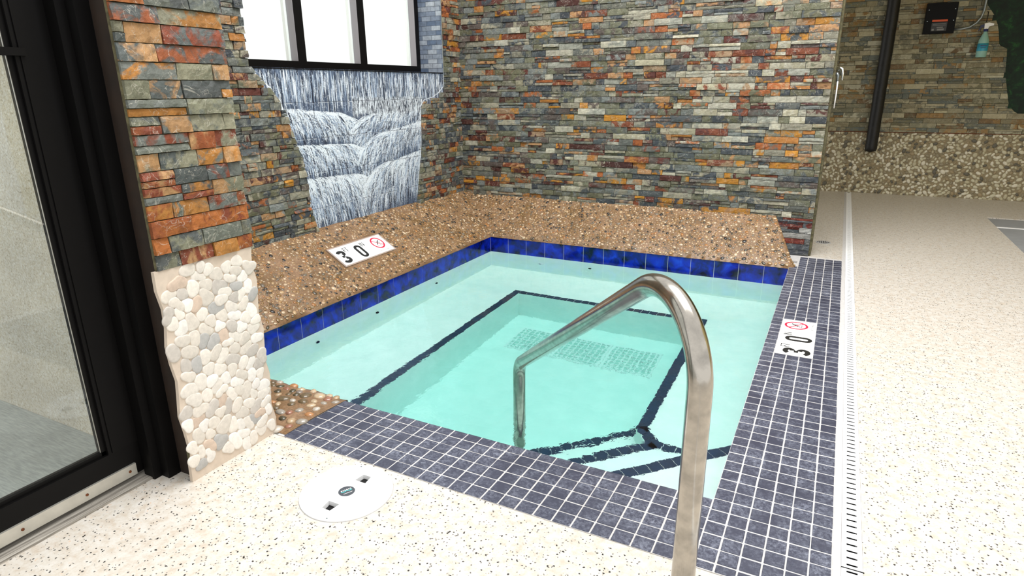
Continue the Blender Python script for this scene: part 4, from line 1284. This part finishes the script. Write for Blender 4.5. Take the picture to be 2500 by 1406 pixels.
# ------------------------------------------------------------------ glass door and outside
dY0, dY1 = -4.35, -3.245
door = empty('door_1', (0.59, -3.8, 0)); tag(door, kind='structure')
mb = MB()
mb.box(0.575, 0.689, dY1 + 0.008, -3.199, 0.0, 2.3); mb.box(0.61, 0.655, dY1 - 0.016, dY1 + 0.008, 0.0, 2.3)
mb.box(0.575, 0.665, dY0 - 0.06, dY0 - 0.002, 0.0, 2.3); mb.box(0.575, 0.665, dY0 - 0.06, -3.199, 2.3, 2.38)
mb.build('door_frame', M['black'], door)
mb = MB()
px0, px1 = 0.570, 0.606
mb.box(px0, px1, -3.345, dY1 - 0.002, 0.02, 2.295); mb.box(px0, px1, dY0, dY0 + 0.1, 0.02, 2.295)
mb.box(px0, px1, dY0 + 0.1, -3.345, 0.02, 0.118); mb.box(px0, px1, dY0 + 0.1, -3.345, 2.2, 2.295)
mb.box(px0 + 0.006, px1 - 0.010, -3.357, -3.345, 0.118, 2.2); mb.box(px0 + 0.006, px1 - 0.010, dY0 + 0.1, -3.345, 0.118, 0.130)
mb.box(px1, px1 + 0.004, -3.335, dY1 - 0.012, 0.12, 2.29)
dp = mb.build('door_panel', M['black'], door)
mb = MB(); mb.box(0.5845, 0.5905, dY0 + 0.1, -3.352, 0.12, 2.2); mb.build('glass_pane', M['glass'], dp)
mb = MB(); mb.box(0.591, 0.5935, -3.3585, -3.3555, 0.13, 2.2); mb.build('glazing_bead', M['alu'], dp)
mb = MB(); mb.box(px1 - 0.006, px1 + 0.012, dY0 + 0.05, -3.325, 1.186, 1.204); mb.build('push_bar', M['black'], dp)
mb = MB(); mb.box(px1, px1 + 0.007, dY0, -3.282, 0.022, 0.058)
tr = mb.build('track_cover', M['alu'], dp)
for (px, yv) in (('a', -3.302), ('b', -3.425), ('c', -3.585), ('d', -3.80)):
    mb = MB(); mb.lathe([(0.0042, 0), (0.0035, 0.0022)], (px1 + 0.007, yv, 0.040), 12, M=Matrix.Rotation(PI / 2, 3, 'Y')); mb.build('screw', M['rust'], tr)
mb = MB(); mb.box(0.560, 0.645, dY0 - 0.06, -3.232, -0.05, 0.006); mb.build('wood_sill', M['wood'], door)
mb = MB(); mb.box(-6, 0.559, -9, -3.181, -0.15, -0.012)
o = mb.build('pavement', M['concrete']); tag(o, kind='structure')

# ------------------------------------------------------------------ far wall
YFW = 3.48
mb = MB(); mb.box(-0.75, 5.6, YFW + 0.02, 3.7, -0.1, 2.7)
wf = mb.build('wall_far', M['green']); tag(wf, kind='structure')
FG = [(148, 142, 116), (128, 126, 104), (112, 112, 98), (166, 158, 130), (140, 132, 104), (120, 116, 90), (106, 112, 104), (176, 170, 142)]
FW = [(140, 112, 70), (158, 126, 78), (118, 96, 66), (188, 184, 160)]
GB = [(2.65, 3.30), (1.95, 3.37), (1.843, 3.382), (1.697, 3.486), (1.60, 3.53), (1.445, 3.564), (1.41, 3.63), (1.188, 3.658), (0.929, 3.728), (0.86, 3.77), (0.817, 3.83)]
def clamp_far(a, b, za, zb_):
    if (za + zb_) / 2 < 0.815: return [(a, a, b, b)]
    lo, hi = interp(GB, za), interp(GB, zb_)
    if a < min(lo, hi) - 0.02: return [(a, a, min(b, lo), min(b, hi))]
    return []
mb = MB(); rnd = random.Random(44)
ledgestone(mb, (0, YFW + 0.02, 0), (1, 0, 0), (0, -1, 0), 1.9, 5.3, 0.635, 2.5, rnd, clampu=clamp_far, ln=(0.08, 0.26), rowh=(0.042, 0.05), dep=(0.012, 0.026), cell=0.08, warm=0.18, cols=(FG, FW), rough=0.0015)
mb.build('stone_veneer', M['stone_far'], wf)
mb = MB(); mb.box(1.9, 5.3, YFW + 0.002, YFW + 0.02, 0.0, 0.63); pw = mb.build('pebble_wainscot', M['bed_far'], wf)
mb = MB(); mb.box(1.9, 5.3, YFW - 0.004, YFW + 0.02, 0.63, 0.637); mb.build('trim_line', M['rust'], pw)
mb = MB(); rnd = random.Random(45)
FP = [(206, 200, 174)] * 5 + [(190, 182, 154)] * 4 + [(222, 216, 196)] * 5 + [(150, 140, 116)] * 2 + [(104, 100, 88)] * 2 + [(160, 144, 114)] * 2
items = []
for (u, v, r) in scatter(3.4, 0.622, 0.013, 0.024, 60000, rnd, 0.84):
    col = lin(FP[rnd.randrange(len(FP))]); ang = rnd.uniform(0, PI); a = r * 1.25
    items.append(((1.9 + u, YFW + 0.001, 0.003 + v), (0, -1, 0), (math.cos(ang), 0, math.sin(ang)), a, a * rnd.uniform(.55, .75), 0.005, col))
ellipsoids('sliced_pebbles', items, M['pebble_flat'], pw)

# black insulated pipe
pp = empty('insulated_pipe', (2.643, 3.40, 0.44)); tag(pp, 'thick black insulated pipe running up the far wall', 'pipe')
mb = MB(); rs2 = random.Random(6)
zz = np.linspace(0.445, 2.65, 90)
mb.tube([(2.643 + 0.0006 * math.sin(z * 23), 3.41, z) for z in zz], [0.050 if i == 0 else 0.056 + rs2.uniform(-0.0012, 0.0012) for i in range(90)], 26); mb.build('pipe_jacket', M['pipe'], pp, True)
mb = MB(); mb.tube([(2.643, 3.41, 0.50), (2.643, 3.44, 0.475), (2.643, 3.478, 0.47)], 0.045, 20); mb.build('elbow', M['pipe'], pp, True)

# black control box
bx = empty('control_box', (3.05, 3.45, 1.56)); tag(bx, 'square black control box with an orange warning strip on the far wall', 'control box')
mb = MB(); mb.prism([(2.925, 1.563), (3.175, 1.563), (3.175, 1.835), (2.925, 1.835)], [], 0, 0.075, lambda q: (q[0], 3.478 - q[2], q[1])); mb.f = [tuple(reversed(f)) for f in mb.f]
mb.build('enclosure', M['black'], bx)
mb = MB(); mb.box(2.932, 3.168, 3.399, 3.403, 1.572, 1.828); cv = mb.build('cover_plate', M['black'], bx)
mb = MB(); mb.box(2.985, 3.110, 3.3975, 3.399, 1.668, 1.686); mb.build('warning_strip', flat('orange_label', (215, 84, 30), 0.5), cv)
mb = MB(); mb.box(2.985, 3.110, 3.398, 3.399, 1.585, 1.660); q = mb.build('data_label', flat('dark_grey_label', (48, 48, 50), 0.5), cv)
mb = MB()
for (a, b, c, d) in ((3.035, 3.09, 1.590, 1.606), (2.992, 3.010, 1.590, 1.606), (3.03, 3.08, 1.612, 1.622), (2.995, 3.10, 1.634, 1.638), (2.995, 3.10, 1.645, 1.649)): mb.box(a, b, 3.3972, 3.398, c, d)
mb.build('label_print', M['greyink'], q)
for (x, z) in ((2.945, 1.775), (3.155, 1.775), (2.945, 1.675), (3.155, 1.675)):
    mb = MB(); mb.lathe([(0.005, 0), (0.004, 0.003)], (x, 3.399, z), 12, M=Matrix.Rotation(PI / 2, 3, 'X')); mb.build('screw', M['conduit'], cv)

# conduit
cpts = [(3.175, 3.45, 1.597), (3.24, 3.45, 1.598), (3.30, 3.45, 1.612), (3.345, 3.45, 1.645), (3.375, 3.45, 1.69), (3.388, 3.45, 1.75), (3.390, 3.45, 1.85), (3.390, 3.45, 2.65)]
mb = MB(); mb.tube(cpts, 0.010, 14); o = mb.build('conduit', M['conduit'], None, True); tag(o, 'bent grey metal conduit rising from the black control box', 'conduit')

# spray bottle hanging on the wall
sb = empty('spray_bottle', (3.425, 3.41, 1.335)); tag(sb, 'blue and white spray bottle hanging beside the green wall patch', 'spray bottle')
sx, sy = 3.425, 3.405
m, nt, out = newmat('milky_aqua_plastic'); prin(nt, out, lin((150, 196, 186)), 0.35); M['bottle'] = m
mb = MB(); mb.lathe([(0.036, 0.0), (0.042, 0.004), (0.043, 0.12), (0.040, 0.15), (0.022, 0.20), (0.015, 0.215), (0.0145, 0.232)], (sx, sy, 1.338), 30)
b_ = mb.build('bottle_body', M['bottle'], sb, True)
mb = MB(); mb.lathe([(0.0434, 0.055), (0.0438, 0.057), (0.0434, 0.122)], (sx, sy, 1.338), 30); lb = mb.build('bottle_label', flat('cyan_label', (58, 160, 190), 0.4), b_, True)
mb = MB(); mb.box(sx - 0.024, sx + 0.024, sy - 0.0455, sy - 0.0415, 1.338 + 0.098, 1.338 + 0.106); mb.box(sx - 0.02, sx + 0.02, sy - 0.0455, sy - 0.0415, 1.338 + 0.082, 1.338 + 0.087); mb.build('label_print', flat('navy_ink', (20, 60, 110), 0.4), lb)
mb = MB(); mb.lathe([(0.0185, 0.226), (0.0185, 0.246), (0.012, 0.25)], (sx, sy, 1.338), 24); mb.build('collar', flat('navy_plastic', (22, 36, 96), 0.4), sb, True)
mb = MB()
mb.prism([(-0.016, 0.248), (0.012, 0.248), (0.018, 0.268), (0.052, 0.276), (0.052, 0.292), (0.012, 0.302), (-0.020, 0.296)], [], -0.012, 0.012, lambda q: (sx + q[0], sy - q[2], 1.338 + q[1]))
mb.build('spray_head', M['white_plastic'], sb)
mb = MB()
mb.prism([(-0.018, 0.290), (-0.046, 0.284), (-0.060, 0.235), (-0.052, 0.232), (-0.036, 0.264), (-0.016, 0.258)], [], -0.007, 0.007, lambda q: (sx + q[0], sy - q[2], 1.338 + q[1]))
mb.build('trigger', flat('navy_trigger', (16, 24, 70), 0.4), sb)
hk = MB(); hk.tube([(3.420, 3.47, 1.74), (3.420, 3.43, 1.735), (3.418, 3.405, 1.70), (3.416, 3.405, 1.645)], 0.004, 10)
o = hk.build('hanging_cord', M['ink'], None, True); tag(o, 'short black cord holding up the spray bottle', 'cord')

# ------------------------------------------------------------------ unseen slab and wall added to dim the far end
mb = MB(); mb.box(-0.75, 5.6, 0.62, 3.7, 2.45, 2.6); o = mb.build('ceiling_light_blocker', M['cream']); tag(o, kind='structure')  # out of view, added over the far area to block sky light
mb = MB(); mb.box(5.6, 5.75, -1.0, 3.7, -0.1, 2.8); o = mb.build('wall_right_light_blocker', M['cream']); tag(o, kind='structure')  # out of view, added to cut light from the right

# ------------------------------------------------------------------ light
w = bpy.data.worlds.new('World'); scene.world = w; w.use_nodes = True
bg = w.node_tree.nodes['Background']; bg.inputs[0].default_value = (1.0, 1.0, 0.99, 1); bg.inputs[1].default_value = 1.08
def area(name, loc, target, sx_, sy_, power, col=(1, 1, 1)):
    l = bpy.data.lights.new(name, 'AREA'); l.shape = 'RECTANGLE'; l.size = sx_; l.size_y = sy_; l.energy = power; l.color = col
    o = bpy.data.objects.new(name, l); C.objects.link(o); o.location = loc
    o.rotation_euler = (Vector(target) - Vector(loc)).to_track_quat('-Z', 'Y').to_euler()
    return o
area('overhead_fill', (1.9, -1.9, 4.2), (1.5, -1.4, 0.0), 3.0, 2.6, 235)  # unseen area lamp added above the tub to brighten water and deck

# ------------------------------------------------------------------ camera
cam = bpy.data.cameras.new('Camera'); co = bpy.data.objects.new('Camera', cam); C.objects.link(co)
cam.sensor_fit = 'HORIZONTAL'; cam.sensor_width = 36.0; cam.lens = 36.0 * 1530.84 / 2500.0
cam.clip_start = 0.05
R = Matrix(((0.89091218, -0.12907356, 0.43544862), (0.45406478, 0.27430859, -0.84769096), (-0.0100328, 0.95294009, 0.30299262)))
co.matrix_world = Matrix.Translation((2.34560801, -4.2067292, 1.10132451)) @ R.to_4x4()
scene.camera = co
vs_ = scene.view_settings
vs_.view_transform = 'Standard'; vs_.look = 'None'; vs_.gamma = 1.0; vs_.use_curve_mapping = False; vs_.exposure = 0.17
